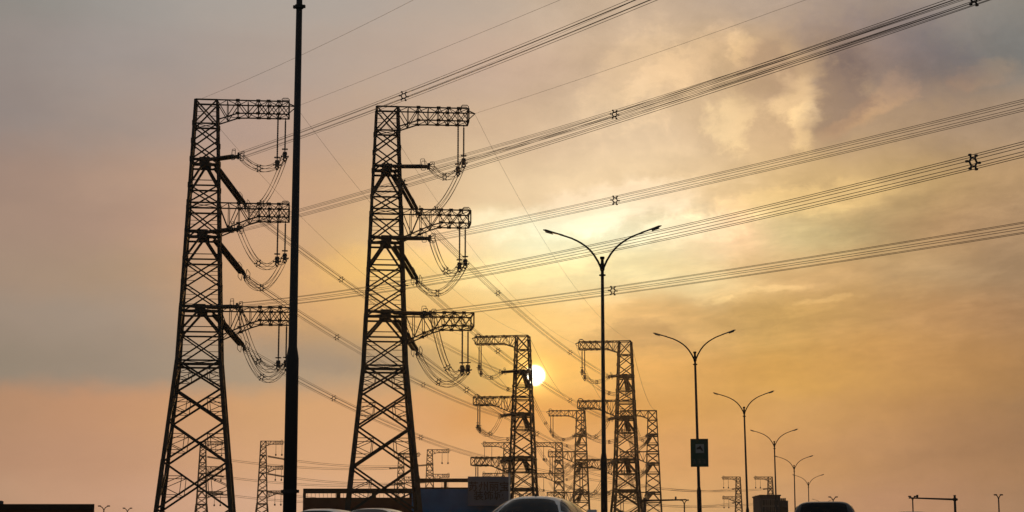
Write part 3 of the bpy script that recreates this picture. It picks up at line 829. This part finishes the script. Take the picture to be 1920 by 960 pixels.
small_lamp(195, 949, 350, 'tiny twin lamp right of the dark roof at the left edge', .75)
small_lamp(239, 953, 400, 'tiny twin lamp between the dark roof and the leftmost pylon', .65)
small_lamp(1872, 928, 320, 'tiny twin lamp right of the camera gantry', .4)
small_lamp(1562, 932, 380, 'tiny twin lamp above the dark van roof', .6)
small_lamp(1283, 938, 330, 'tiny twin lamp under the end of the left gantry arm', .45)
small_lamp(1711, 931, 330, 'tiny twin lamp under the camera gantry arm', .4)

# ---------------------------------------------------------------- green sign on lamp
GREEN = material('green_sign_sheet', (0.012, 0.06, 0.045), 0.5, 0, 0.15, 2.0, spec=0.3)
PICTO = material('pale_sign_print', (0.27, 0.29, 0.29), 0.6, 0, 0.2, 6.0)
DARKP = material('dark_sign_print', (0.02, 0.022, 0.025), 0.6, 0, 0.2, 6.0)
FAINT = material('faint_sign_print', (0.07, 0.11, 0.10), 0.6, 0, 0.3, 6.0)
b_ = at(1311.5, 849, 89.4)
sg = thing('sign', 'dark green sign with a square pictogram fixed to a lamp pole', 'sign', b_, -0.12)
m_ = MB(); m_.box((0, 0, 0), (.84, .05, 1.33)); m_.build('sign_panel', GREEN, sg)
m_ = MB()
for x in (-.40, .40): m_.box((x, -.028, 0), (.02, .012, 1.29))
for z in (-.635, .635): m_.box((0, -.028, z), (.82, .012, .02))
m_.build('rim', DARKP, sg)
m_ = MB(); m_.box((.02, -.030, .20), (.40, .01, .42)); m_.build('pictogram_field', PICTO, sg)
m_ = MB(); m_.add([(x + .02, -.038, z + .20) for x, z in ((-.15, .03), (-.02, .10), (.02, .16), (.06, .08), (.16, -.10), (.10, -.12), (.02, -.03), (-.15, -.04))], [(0, 1, 2, 3, 4, 5, 6, 7)])
m_.add([(x + .02, -.033, z + .20) for x, z in ((-.15, .03), (-.02, .10), (.02, .16), (.06, .08), (.16, -.10), (.10, -.12), (.02, -.03), (-.15, -.04))], [(7, 6, 5, 4, 3, 2, 1, 0)])
m_.build('pictogram', DARKP, sg)
m_ = MB()
for i, x in enumerate((-.24, -.0, .24)):
    for (a, b, c_, d_) in ((-.07, .09, .16, .02), (0, 0, .02, .2), (-.0, 0, .14, .02), (-.0, -.09, .18, .02), (.05, -.04, .02, .12)):
        m_.box((x + a * .6, -.031, -.40 + b), (c_, .01, d_))
m_.build('lettering', FAINT, sg)
m_ = MB()
for z in (.42, -.42): m_.box((0, .075, z), (.20, .10, .06)); m_.tube([(0, .16, z - .03), (0, .16, z + .03)], .1, 10)
m_.build('bracket', POLE, sg)

# ---------------------------------------------------------------- buildings
BROWN = material('brown_render', (0.10, 0.04, 0.025), 0.9, 0, 0.25, 0.6, spec=.2)
DBROWN = material('dark_brown_coping', (0.03, 0.022, 0.018), 0.9, 0, 0.25, 0.8, spec=.2)
BLUE = material('blue_painted_sheet', (0.022, 0.15, 0.36), 0.7, 0, 0.2, 0.4, spec=.3)
SLATE = material('grey_hoarding_sheet', (0.13, 0.15, 0.21), 0.75, 0, 0.15, 0.5, spec=.3)
INK = material('dark_red_lettering', (0.03, 0.022, 0.03), 0.7, 0, 0.2, 2.0)
GLASS = material('window_glass', (0.02, 0.025, 0.03), 0.12, 0, 0.1, 0.5)
FRAMEM = material('window_frame', (0.10, 0.09, 0.085), 0.6, 0, 0.1, 2.0)
SLABM = material('grey_facade', (0.06, 0.062, 0.07), 0.85, 0, 0.2, 0.3, spec=.2)
ROOFM = material('grey_roof', (0.05, 0.05, 0.05), 0.9, 0, 0.2, 0.3)


def wins(mw, par, x0, x1, z0, z1, nx, nz, y, fw, fh):
    base = None
    for i in range(nx):
        for j in range(nz):
            cx, cz = x0 + (x1 - x0) * (i + .5) / nx, z0 + (z1 - z0) * (j + .5) / nz
            if base is None:
                m_ = MB()
                for s in (-1, 1): m_.box((s * fw / 2, 0, 0), (.1, .14, fh + .1)); m_.box((0, 0, s * fh / 2), (fw - .1, .14, .1))
                m_.box((0, .01, 0), (.06, .1, fh - .1)); f_ = m_.build('window', FRAMEM, par); p_ = MB(); p_.box((0, .03, 0), (fw - .1, .04, fh - .1)); pn = p_.build('pane', GLASS, f_); base = (f_.data, pn.data)
            else: f_ = place('window', base[0], par); place('pane', base[1], f_)
            f_.location = (cx, y, cz)


# long market hall behind the second pylon
BD = 285.0
xA, xB, xC = at(568, 940, BD).x, at(772, 940, BD).x, at(957, 940, BD).x
zA1, zA0, zA2 = at(600, 933, BD).z - PLAT, at(600, 925, BD).z - PLAT, at(600, 916, BD).z - PLAT
zB0, zB1, zB2 = at(800, 917, BD).z - PLAT, at(800, 904, BD).z - PLAT, at(800, 897, BD).z - PLAT
hall = thing('market_hall', 'long flat-roofed hall, brown on the left and blue on the right', 'building', (0, BD, PLAT))
DP = 24.0
m_ = MB(); m_.box(((xA + xB) / 2, DP / 2, zA1 / 2), (xB - xA, DP, zA1)); wl = m_.build('wall', BROWN, hall); wl['label'] = 'dark brown wall'
m_ = MB(); m_.box(((xB + xC) / 2, DP / 2 - .15, zB0 / 2), (xC - xB - .01, DP, zB0)); wl = m_.build('wall', BLUE, hall); wl['label'] = 'blue wall'
m_ = MB()
n_rib = 40
for i in range(n_rib): m_.box((xB + (xC - xB) * (i + .5) / n_rib, -.18, zB0 / 2), (.06, .06, zB0 - .05))
m_.build('cladding_rib', BLUE, hall)
m_ = MB(); m_.box(((xA + xB) / 2, .25, (zA0 + zA2) / 2), (xB - xA, .55, zA2 - zA0)); m_.build('parapet_beam', DBROWN, hall)
for px in (570.5, 634, 701, 770):
    x = at(px, 930, BD).x; m_ = MB(); m_.box((x, .25, (zA1 + zA0) / 2), (.42 if px < 600 or px > 750 else .62, .5, zA0 - zA1)); m_.build('parapet_post', DBROWN, hall)
for i in range(26):
    x = xA + .6 + (xB - xA - 1.2) * i / 25
    if i == 0: m_ = MB(); m_.box((0, 0, 0), (.05, .05, zA0 - zA1)); bal = m_.build('baluster', FRAMEM, hall)
    else: bal = place('baluster', bal.data, hall)
    bal.location = (x, .3, (zA0 + zA1) / 2)
xS = at(877, 900, BD).x
m_ = MB(); m_.box(((xB + xS) / 2, .3, (zB1 + zB2) / 2), (xS - xB, .5, zB2 - zB1)); m_.build('parapet_beam', DBROWN, hall)
m_ = MB(); m_.box(((xB + xS) / 2, .3, zB0 + .12), (xS - xB, .62, .26)); m_.build('parapet_coping', DBROWN, hall)
for px in (776, 835):
    x = at(px, 905, BD).x; m_ = MB(); m_.box((x, .3, (zB0 + .25 + zB1) / 2), (.45, .45, zB1 - zB0 - .25)); m_.build('parapet_post', DBROWN, hall)
wins(None, hall, xA + 1, xB - 1, 1, zA1 - 2.5, 6, 2, -.06, 1.8, 1.6)
# sign hoarding on the hall
s0_, s1_ = at(877, 893, BD - 2), at(1004, 948, BD - 2)
brd = thing('sign_board', 'grey roof hoarding with two rows of dark Chinese lettering', 'sign', (0, BD - 1.2, PLAT))
zt, zb_ = s0_.z - PLAT, s1_.z - PLAT; xm = at(957, 900, BD - 1.2).x
m_ = MB(); m_.box(((s0_.x + xm) / 2, 0, (zt + zb_) / 2), (xm - s0_.x, .25, zt - zb_)); m_.build('panel', SLATE, brd)
m_ = MB()
for x in (s0_.x + .5, xm - .5): m_.box((x, .45, zt - 1.6), (.15, .65, 3.0))
m_.build('support', FRAMEM, brd)


def text(body, size, loc, par, name='lettering'):
    cu = bpy.data.curves.new('lettering', 'FONT'); cu.body = body; cu.size = size; cu.align_x = 'LEFT'; cu.align_y = 'TOP_BASELINE'; cu.extrude = .02; cu.offset = 0.012 * size; cu.resolution_u = 2
    o = bpy.data.objects.new('tmp', cu); col.objects.link(o); dg = bpy.context.evaluated_depsgraph_get(); me = bpy.data.meshes.new_from_object(o.evaluated_get(dg))
    bpy.data.objects.remove(o); me.materials.clear(); me.materials.append(INK)
    for p in me.polygons: p.material_index = 0
    t_ = place(name, me, par); t_.location = loc; t_.rotation_euler = (math.pi / 2, 0, 0)
    xs = [v_.co.x for v_ in me.vertices]; return t_, (min(xs), max(xs)) if xs else (0, 0)


PXM = (BD - 1.2) / 3520.0
for body, px0, px1, pyb in (('苏州丽宝', 879, 954, 919), ('装饰城', 888, 944, 936)):
    t_, (a, b) = text(body, 1.5, (0, 0, 0), brd)
    k_ = (px1 - px0) * PXM / max(.1, b - a)
    L_ = at(px0, pyb, BD - 1.4); t_.scale = (k_, k_ * .98, 1); t_.location = (L_.x - a * k_, -.16, L_.z - PLAT)
# dark flat roof, far left
BL = 150.0; xl0, xl1 = at(-60, 950, BL).x, at(177, 950, BL).x; zl = at(100, 945, BL).z - PLAT
lb = thing('low_building', 'dark flat-roofed low building at the left edge', 'building', (0, BL, PLAT))
def splay(m_, i_, z0, z1):
    k_ = 1 + 16 / BL; q = [(xl0 + i_, i_), (xl1 - i_, i_), (xl1 * k_ - i_, 16 - i_), (xl0 + i_, 16 - i_)]
    m_.add([(x, y, z) for z in (z0, z1) for x, y in q], [(3, 2, 1, 0), (4, 5, 6, 7)] + [(i, (i + 1) % 4, 4 + (i + 1) % 4, 4 + i) for i in range(4)])


m_ = MB(); splay(m_, .15, 0, zl - .45); m_.build('wall', BROWN, lb)
m_ = MB(); splay(m_, 0, zl - .45, zl); m_.build('roof_coping', DBROWN, lb)
wins(None, lb, xl0 + .5, xl1 - .5, .8, zl - 1.2, 4, 1, -.05, 1.5, 1.3)
m_ = MB(); m_.box((xl1 + .1, -.1, zl / 2 - .3), (.12, .12, zl - .8)); m_.build('drainpipe', FRAMEM, lb)
t_ = at(1, 943, 156); m_ = MB(); m_.tube([(0, 0, -.6), (0, 0, .1), (0, 0, .16)], [.25, .25, .1], 10); v_ = m_.build('roof_vent', SLABM, lb); v_.location = (t_.x, 6, zl + .3)
# apartment block
BR = 450.0
ap = thing('apartment_block', 'dark grey apartment block with a lower balconied side wing', 'building', (0, BR, PLAT))
x0_, x1_, x2_ = at(1426, 940, BR).x, at(1463, 940, BR).x, at(1480, 940, BR).x; zt1, zt2 = at(1440, 930, BR).z - PLAT, at(1470, 938, BR).z - PLAT
m_ = MB(); m_.box(((x0_ + x1_) / 2, 7, zt1 / 2), (x1_ - x0_, 14, zt1)); m_.build('wall', SLABM, ap)
m_ = MB(); m_.box(((x0_ + x1_) / 2, 7, zt1 + .15), (x1_ - x0_ + .4, 14.4, .3)); rf = m_.build('roof', ROOFM, ap)
m_ = MB(); m_.box((x0_ + 2.5, 8, zt1 + 1.0), (2.0, 2.0, 1.4)) if False else m_.box((x1_ - 1.2, 8, zt1 + .45), (1.6, 2.0, .3)); m_.build('stair_hatch', ROOFM, rf)
m_ = MB(); m_.box(((x1_ + x2_) / 2, 8, zt2 / 2), (x2_ - x1_ - .02, 12, zt2)); wg = m_.build('side_wing', SLABM, ap)
m_ = MB()
for i in range(5): m_.box((x1_ + .3 + (x2_ - x1_) * i / 5, 6, zt2 + .35), (.35, .35, .7))
m_.build('roof_post', ROOFM, wg)
for j in range(8):
    z = zt2 - 1.6 - j * 2.9
    m_ = MB(); m_.box(((x1_ + x2_) / 2, 1.45, z), (x2_ - x1_ - .4, 1.1, .18)); m_.box(((x1_ + x2_) / 2, .95, z + .5), (x2_ - x1_ - .4, .1, .9)); m_.build('balcony', SLABM, ap)
wins(None, ap, x0_ + .6, x1_ - .6, 2, zt1 - .8, 4, 8, -.06, 1.3, 1.4)


# ---------------------------------------------------------------- gantries, thin pole
def gantry(px, pyt, pxe, pye, Yd, camx, label, boom_z):
    p = at(px, pyt, Yd); e = at(pxe, pye, Yd); h = p.z - PLAT; dx = e.x - p.x
    root = thing('traffic_gantry', label, 'traffic gantry', (p.x, p.y, PLAT), 0, 'L-shaped roadside gantries')
    m_ = MB(); m_.tube([(0, 0, 0), (0, 0, h)], [.17, .125], 12); m_.tube([(0, 0, h), (0, 0, h + .04)], .15, 12, smooth=False); m_.tube([(0, 0, -.02), (0, 0, .06)], .3, 12, smooth=False); m_.build('post', POLE, root)
    s = -1 if dx > 0 else 1; zb = boom_z
    m_ = MB(); m_.tube([(s * .3, 0, zb), (0, 0, zb), (dx, 0, e.z - PLAT)], [.11, .11, .075], 10); m_.build('boom', POLE, root)
    cxx = at(camx, pye, Yd).x - p.x; cz = zb + (e.z - PLAT - zb) * cxx / dx
    m_ = MB(); m_.box((cxx, 0, cz + .22), (.16, .4, .26)); m_.tube([(cxx, 0, cz + .05), (cxx, 0, cz + .15)], .05, 8); c_ = m_.build('camera_box', HEADM, root)
    m_ = MB(); m_.tube([(cxx, -.2, cz + .22), (cxx, -.26, cz + .22)], .07, 8); m_.build('lens', GLASS, c_)
    m_ = MB(); m_.box((0, 0, zb), (.34, .34, .3)); m_.build('flange', POLE, root)


gantry(1790, 929, 1704, 933.5, 200, 1720, 'L-shaped camera gantry at the right with its boom pointing left', at(1790, 936.5, 200).z - PLAT)
gantry(1208, 934, 1287, 937, 200, 1267, 'L-shaped camera gantry before the slim pylon, boom pointing right', at(1208, 938.5, 200).z - PLAT)
PALE = material('pale_pole_paint', (0.55, 0.53, 0.50), 0.6, 0, 0.15, 2.0)
p = at(955, 888, 262); m_ = MB(); m_.tube([(0, 0, 0), (0, 0, p.z - PLAT)], [.13, .09], 10); m_.tube([(0, 0, p.z - PLAT), (0, 0, p.z - PLAT + .15)], [.13, .02], 8)
o_ = m_.build('flagpole', PALE); o_.location = (p.x, p.y, PLAT); tag(o_, 'thin pale pole at the right edge of the lettered hoarding', 'pole')

# ---------------------------------------------------------------- cars
TYRE = material('tyre_rubber', (0.02, 0.02, 0.02), 0.9); RIMM = material('wheel_rim', (0.3, 0.3, 0.3), 0.35, 0.8)
CGLASS = material('car_glass', (0.008, 0.010, 0.012), 0.12, 0, 0.05, 0.5, spec=0.15)
RED = material('tail_light', (0.25, 0.02, 0.015), 0.3, 0); BLACKT = material('black_trim', (0.015, 0.015, 0.015), 0.6, 0)
PLATE = material('number_plate_blue', (0.03, 0.08, 0.3), 0.5, 0)


def car(label, paint, L, W, Hh, belt, px, Yd, kind, ptop, oncoming=False):
    """body runs along +y (forwards); stations from rear to front"""
    p = at(px, ptop, Yd); root = thing(kind + '_car' if kind != 'van' else 'van', label, 'van' if kind == 'van' else 'car', (p.x, p.y, PLAT), -RA + (math.pi if oncoming else 0), 'vehicles on the road')
    h2 = L / 2; hw_ = W / 2
    # lower body: rounded box loft
    def ring(y, w_, z0, z1, n=20, e=5.0):
        out = []
        for i in range(n):
            t_ = 2 * math.pi * i / n; c_, s_ = math.cos(t_), math.sin(t_)
            out.append(Vector((w_ * math.copysign(abs(c_) ** (2 / e), c_), y, (z0 + z1) / 2 + (z1 - z0) / 2 * math.copysign(abs(s_) ** (2 / e), s_))))
        return out
    tail = belt - .04 if kind != 'sedan' else belt - .02
    S = [(-h2, hw_ * .80, .42, tail - .16), (-h2 + .05, hw_ * .90, .32, tail - .06), (-h2 + .2, hw_ * .97, .24, tail), (-h2 + .9, hw_, .22, belt), (0, hw_, .22, belt), (h2 - 1.5, hw_, .22, belt - .02),
         (h2 - .9, hw_ * .98, .22, belt - .12), (h2 - .3, hw_ * .93, .26, belt - .24), (h2 - .08, hw_ * .85, .34, belt - .36), (h2, hw_ * .72, .42, belt - .46)]
    vs = []
    for y, w_, a, b in S: vs += ring(y, w_, a, b)
    n = 20; m_ = MB(); m_.add(vs, [(i * n + k, i * n + (k + 1) % n, (i + 1) * n + (k + 1) % n, (i + 1) * n + k) for i in range(len(S) - 1) for k in range(n)] + [tuple(range(n))[::-1], tuple((len(S) - 1) * n + k for k in range(n))], True)
    m_.build('body', paint, root)
    # cabin shell: height and width along y
    if kind == 'sedan': Z = [(-h2 + .55, 0), (-h2 + .75, .28), (-h2 + 1.05, .66), (-h2 + 1.3, .90), (-h2 + 1.5, .975), (-h2 + 1.9, 1.0), (-h2 + 2.5, .995), (-h2 + 2.9, .93), (-h2 + 3.3, .62), (-h2 + 3.75, .22), (-h2 + 3.95, 0)]
    elif kind == 'van': Z = [(-h2 + .10, 0), (-h2 + .18, .35), (-h2 + .30, .75), (-h2 + .42, .93), (-h2 + .6, .985), (-h2 + 1.4, 1.0), (-h2 + 2.5, .985), (-h2 + 3.1, .90), (-h2 + 3.6, .55), (-h2 + 4.0, .15), (-h2 + 4.1, 0)]
    else: Z = [(-h2 + .12, 0), (-h2 + .24, .32), (-h2 + .45, .72), (-h2 + .62, .92), (-h2 + .8, .98), (-h2 + 1.5, 1.0), (-h2 + 2.4, .99), (-h2 + 2.8, .9), (-h2 + 3.2, .6), (-h2 + 3.6, .2), (-h2 + 3.75, 0)]
    cabH = Hh - belt + .06; zb = belt - .06; E_ = {'sedan': 3.8, 'van': 6.0}.get(kind, 4.2); tum = {'sedan': .29, 'van': .16}.get(kind, .22)

    CR = .02

    def zr(y):
        for (a, za), (b, zb2) in zip(Z, Z[1:]):
            if a <= y <= b: return za + (zb2 - za) * (y - a) / (b - a)
        return 0.0

    def pt(y, th_, off=0.0):
        """point of the shell at station y and arc angle th_ (-90..90 deg from the top)"""
        h = zr(y) * cabH + off; s_, c_ = math.sin(th_), math.cos(th_)
        xx = hw_ * .97 * math.copysign(abs(s_) ** (2 / E_), s_); zz = h * abs(c_) ** (2 / E_)
        # roof crown and tumblehome
        xx *= 1 - tum * (zz / cabH); zz -= CR * (abs(s_) ** 2) * zr(y) if abs(c_) > .3 else .0
        return Vector((xx * (1 + off * .6), y, zb + zz))
    ys = []
    for (a, _), (b, _) in zip(Z, Z[1:]): ys += [a + (b - a) * i / 3 for i in range(3)]
    ys.append(Z[-1][0]); TH = [R(-90 + 180 * i / 36) for i in range(37)]
    m_ = MB(); m_.add([pt(y, t_) for y in ys for t_ in TH], [(i * 37 + k, i * 37 + k + 1, (i + 1) * 37 + k + 1, (i + 1) * 37 + k) for i in range(len(ys) - 1) for k in range(36)], True)
    m_.build('cabin', paint, root)

    def xz(y, zf, off):  # side point at height fraction of the local cabin height
        h = zr(y) * cabH; zz = zf * cabH
        q = max(0.0, 1 - (min(zz / max(h, 1e-3), 1)) ** E_) ** (1 / E_)
        return hw_ * .97 * q * (1 - tum * (zz / cabH)) + off

    def patch(name, grid, mat=CGLASS):
        r_ = len(grid); c_ = len(grid[0]); m2 = MB(); m2.add([q for row in grid for q in row], [(i * c_ + k, i * c_ + k + 1, (i + 1) * c_ + k + 1, (i + 1) * c_ + k) for i in range(r_ - 1) for k in range(c_ - 1)], True)
        return m2.build(name, mat, root)
    # rear window: from the tail deck to just under the roof edge
    yb0 = Z[0][0] + (.06 if kind != 'sedan' else .10); yb1 = Z[2][0] + (Z[3][0] - Z[2][0]) * (.62 if kind == 'sedan' else .8)
    grid = []
    for i in range(9):
        y = yb0 + (yb1 - yb0) * i / 8; row = []
        for k in range(13):
            fx = -1 + 2 * k / 12; h = zr(y) * cabH; x = fx * (hw_ * .97 * (1 - tum * zr(y)) * .86)
            q = abs(x) / (hw_ * .97 * (1 - tum * zr(y))); zz = h * max(0, 1 - q ** E_) ** (1 / E_)
            row.append(Vector((x * .93, y - .022, zb + zz - CR * q * q * zr(y) + .018)))
        grid.append(row)
    patch('rear_window', grid)
    yf0, yf1 = Z[-4][0] + .06, Z[-2][0]
    grid = []
    for i in range(9):
        y = yf0 + (yf1 - yf0) * i / 8; row = []
        for k in range(13):
            fx = -1 + 2 * k / 12; h = zr(y) * cabH; x = fx * (hw_ * .97 * (1 - tum * zr(y)) * .86); q = abs(x) / (hw_ * .97 * (1 - tum * zr(y)))
            row.append(Vector((x, y + .022, zb + h * max(0, 1 - q ** E_) ** (1 / E_) - CR * q * q * zr(y) + .018)))
        grid.append(row)
    patch('windscreen', grid)
    span = [(.78, 1.18, .08), (1.26, 2.18, 0), (2.26, 3.25, 0)] if kind == 'sedan' else [(.45, 1.2, 0), (1.3, 2.2, 0), (2.3, 3.2, 0)]
    for s in (-1, 1):
        for (a, b, _) in span:
            grid = []
            for i in range(9):
                y = -h2 + a + (b - a) * i / 8; top = min(.80, zr(y) * .84); row = []
                for k in range(7):
                    zf = .14 + (max(top, .145) - .14) * k / 6; row.append(Vector((s * xz(y, zf, .016), y, zb + zf * cabH - 0.0)))
                grid.append(row)
            patch('side_window', grid)
    for y in (-h2 + .85, h2 - .85):
        for s in (-1, 1):
            m2 = MB(); m2.tube([(s * (hw_ - .24), y, .32), (s * (hw_ + .01), y, .32)], .32, 20, smooth=False); wh = m2.build('wheel', TYRE, root)
            m2 = MB(); m2.tube([(s * (hw_ - .1), y, .32), (s * (hw_ + .02), y, .32)], .2, 16, smooth=False); m2.build('rim', RIMM, wh)
    for s in (-1, 1):
        m2 = MB(); m2.box((s * hw_ * .70, -h2 + .03, belt - .24), (.34, .10, .16)); m2.build('tail_light', RED, root)
        m2 = MB(); m2.box((s * (hw_ + .1), h2 - 1.75, belt + .08), (.2, .1, .14)); m2.build('wing_mirror', paint, root)
    m2 = MB(); m2.box((0, -h2 + .0, .62), (.44, .03, .14)); m2.build('number_plate', PLATE, root)
    m2 = MB(); m2.box((0, -h2 + .03, .4), (W * .8, .12, .12)); m2.build('bumper_strip', BLACKT, root)
    if kind == 'sedan':
        m2 = MB(); m2.tube([(0, Z[4][0] + .1, Hh - .01), (0, Z[4][0] + .02, Hh + .03)], [.03, .01], 6); m2.build('roof_aerial', BLACKT, root)
    return root


SILVER = material('silver_car_paint', (0.70, 0.70, 0.71), 0.32, 0.1, 0.04, 0.6, coat=.4)
WHITE = material('white_car_paint', (0.82, 0.82, 0.83), 0.3, 0, 0.04, 0.6, coat=.5)
BLACKP = material('black_car_paint', (0.02, 0.02, 0.021), 0.3, 0, 0.1, 0.6, coat=.4)
def top_h(px, py, Yd): return at(px, py, Yd).z - PLAT
car('silver sedan with a dark rear window, nearest in the row of traffic', SILVER, 4.7, 1.80, top_h(1005, 925.5, 39.0), .95, 1017, 41.0, 'sedan', 925)
car('white car seen from its curved roof right of the black pole', WHITE, 4.5, 1.80, top_h(705, 952, 50), .95, 706, 50.5, 'sedan', 952, True)
car('white car with bluish roof beside the foot of the black pole', WHITE, 4.4, 1.82, top_h(610, 953, 57), 1.0, 606, 57.5, 'suv', 953, True)
car('dark van with rounded roof below the far street lamps', BLACKP, 4.8, 1.92, top_h(1548, 939, 54.5), 1.1, 1549, 56.5, 'van', 939)
car('dark car of which only the roof crest shows under the camera gantry', BLACKP, 4.5, 1.82, top_h(1708, 957.5, 60), 1.05, 1708, 62, 'suv', 957)

# ---------------------------------------------------------------- small trees
LEAF = material('dark_leaves', (0.045, 0.06, 0.025), 0.8, 0, 0.4, 1.0); BARK = material('bark', (0.06, 0.045, 0.035), 0.9, 0, 0.3, 5.0)


def tree(px, py, Yd, wpx, label):
    t_ = at(px, py, Yd); h = t_.z - PLAT; rw = wpx / 2 * Yd / 3500
    root = thing('small_tree', label, 'tree', (t_.x, t_.y, PLAT), random.random() * 6, 'small trees behind the traffic')
    m_ = MB(); m_.tube([(0, 0, 0), (.04, 0, h * .4), (0, .05, h * .75)], [.11, .08, .03], 8)
    for i in range(7):
        a = i * 2.4; m_.tube([(0, 0, h * (.35 + .05 * i)), (rw * .6 * math.cos(a), rw * .6 * math.sin(a), h * (.55 + .05 * i))], [.04, .012], 5)
    m_.build('trunk', BARK, root)
    m_ = MB()
    cl = [Vector((rw * .75 * random.uniform(-1, 1), rw * .75 * random.uniform(-1, 1), h * random.uniform(.5, .9))) for _ in range(14)]
    for _ in range(1500):
        c_ = random.choice(cl); p_ = c_ + Vector((random.gauss(0, .22 * rw), random.gauss(0, .22 * rw), random.gauss(0, .045 * h)))
        if p_.z > h: continue
        a = Vector((random.uniform(-1, 1), random.uniform(-1, 1), random.uniform(-1, 1))).normalized() * .11; b = a.orthogonal().normalized() * .05
        m_.add([p_ - a, p_ + b, p_ + a, p_ - b], [(0, 1, 2, 3)])
    m_.build('crown', LEAF, root)


tree(1411, 955, 150, 15, 'small dark treetop at the foot of the third complete lamp')
tree(1104, 957, 140, 14, 'small dark treetop just right of the silver sedan')
tree(1160, 956, 150, 20, 'small dark treetop at the foot of the lamp-crossed pylon')
tree(1190, 957, 155, 16, 'small dark treetop beside the left gantry post')

# ---------------------------------------------------------------- haze
m = bpy.data.materials.new('dusty_air'); m.use_nodes = True; n = m.node_tree; n.nodes.clear()
pv = n.nodes.new('ShaderNodeVolumePrincipled'); pv.inputs['Color'].default_value = (0.95, 0.90, 0.85, 1); pv.inputs['Density'].default_value = 0.7e-4
pv.inputs['Anisotropy'].default_value = 0.3
pf = n.nodes.new('ShaderNodeVolumePrincipled'); pf.inputs['Color'].default_value = (0.95, 0.90, 0.85, 1); pf.inputs['Density'].default_value = 7.0e-6; pf.inputs['Anisotropy'].default_value = 0.93   # coarse dust: the sun's aureole
ad = n.nodes.new('ShaderNodeAddShader'); n.links.new(pv.outputs[0], ad.inputs[0]); n.links.new(pf.outputs[0], ad.inputs[1])
om = n.nodes.new('ShaderNodeOutputMaterial'); n.links.new(ad.outputs[0], om.inputs['Volume'])
mb = MB(); mb.box((0, 0, 35.0), (5200, 5200, 75.0)); hzo = mb.build('haze', m); hzo['kind'] = 'stuff'
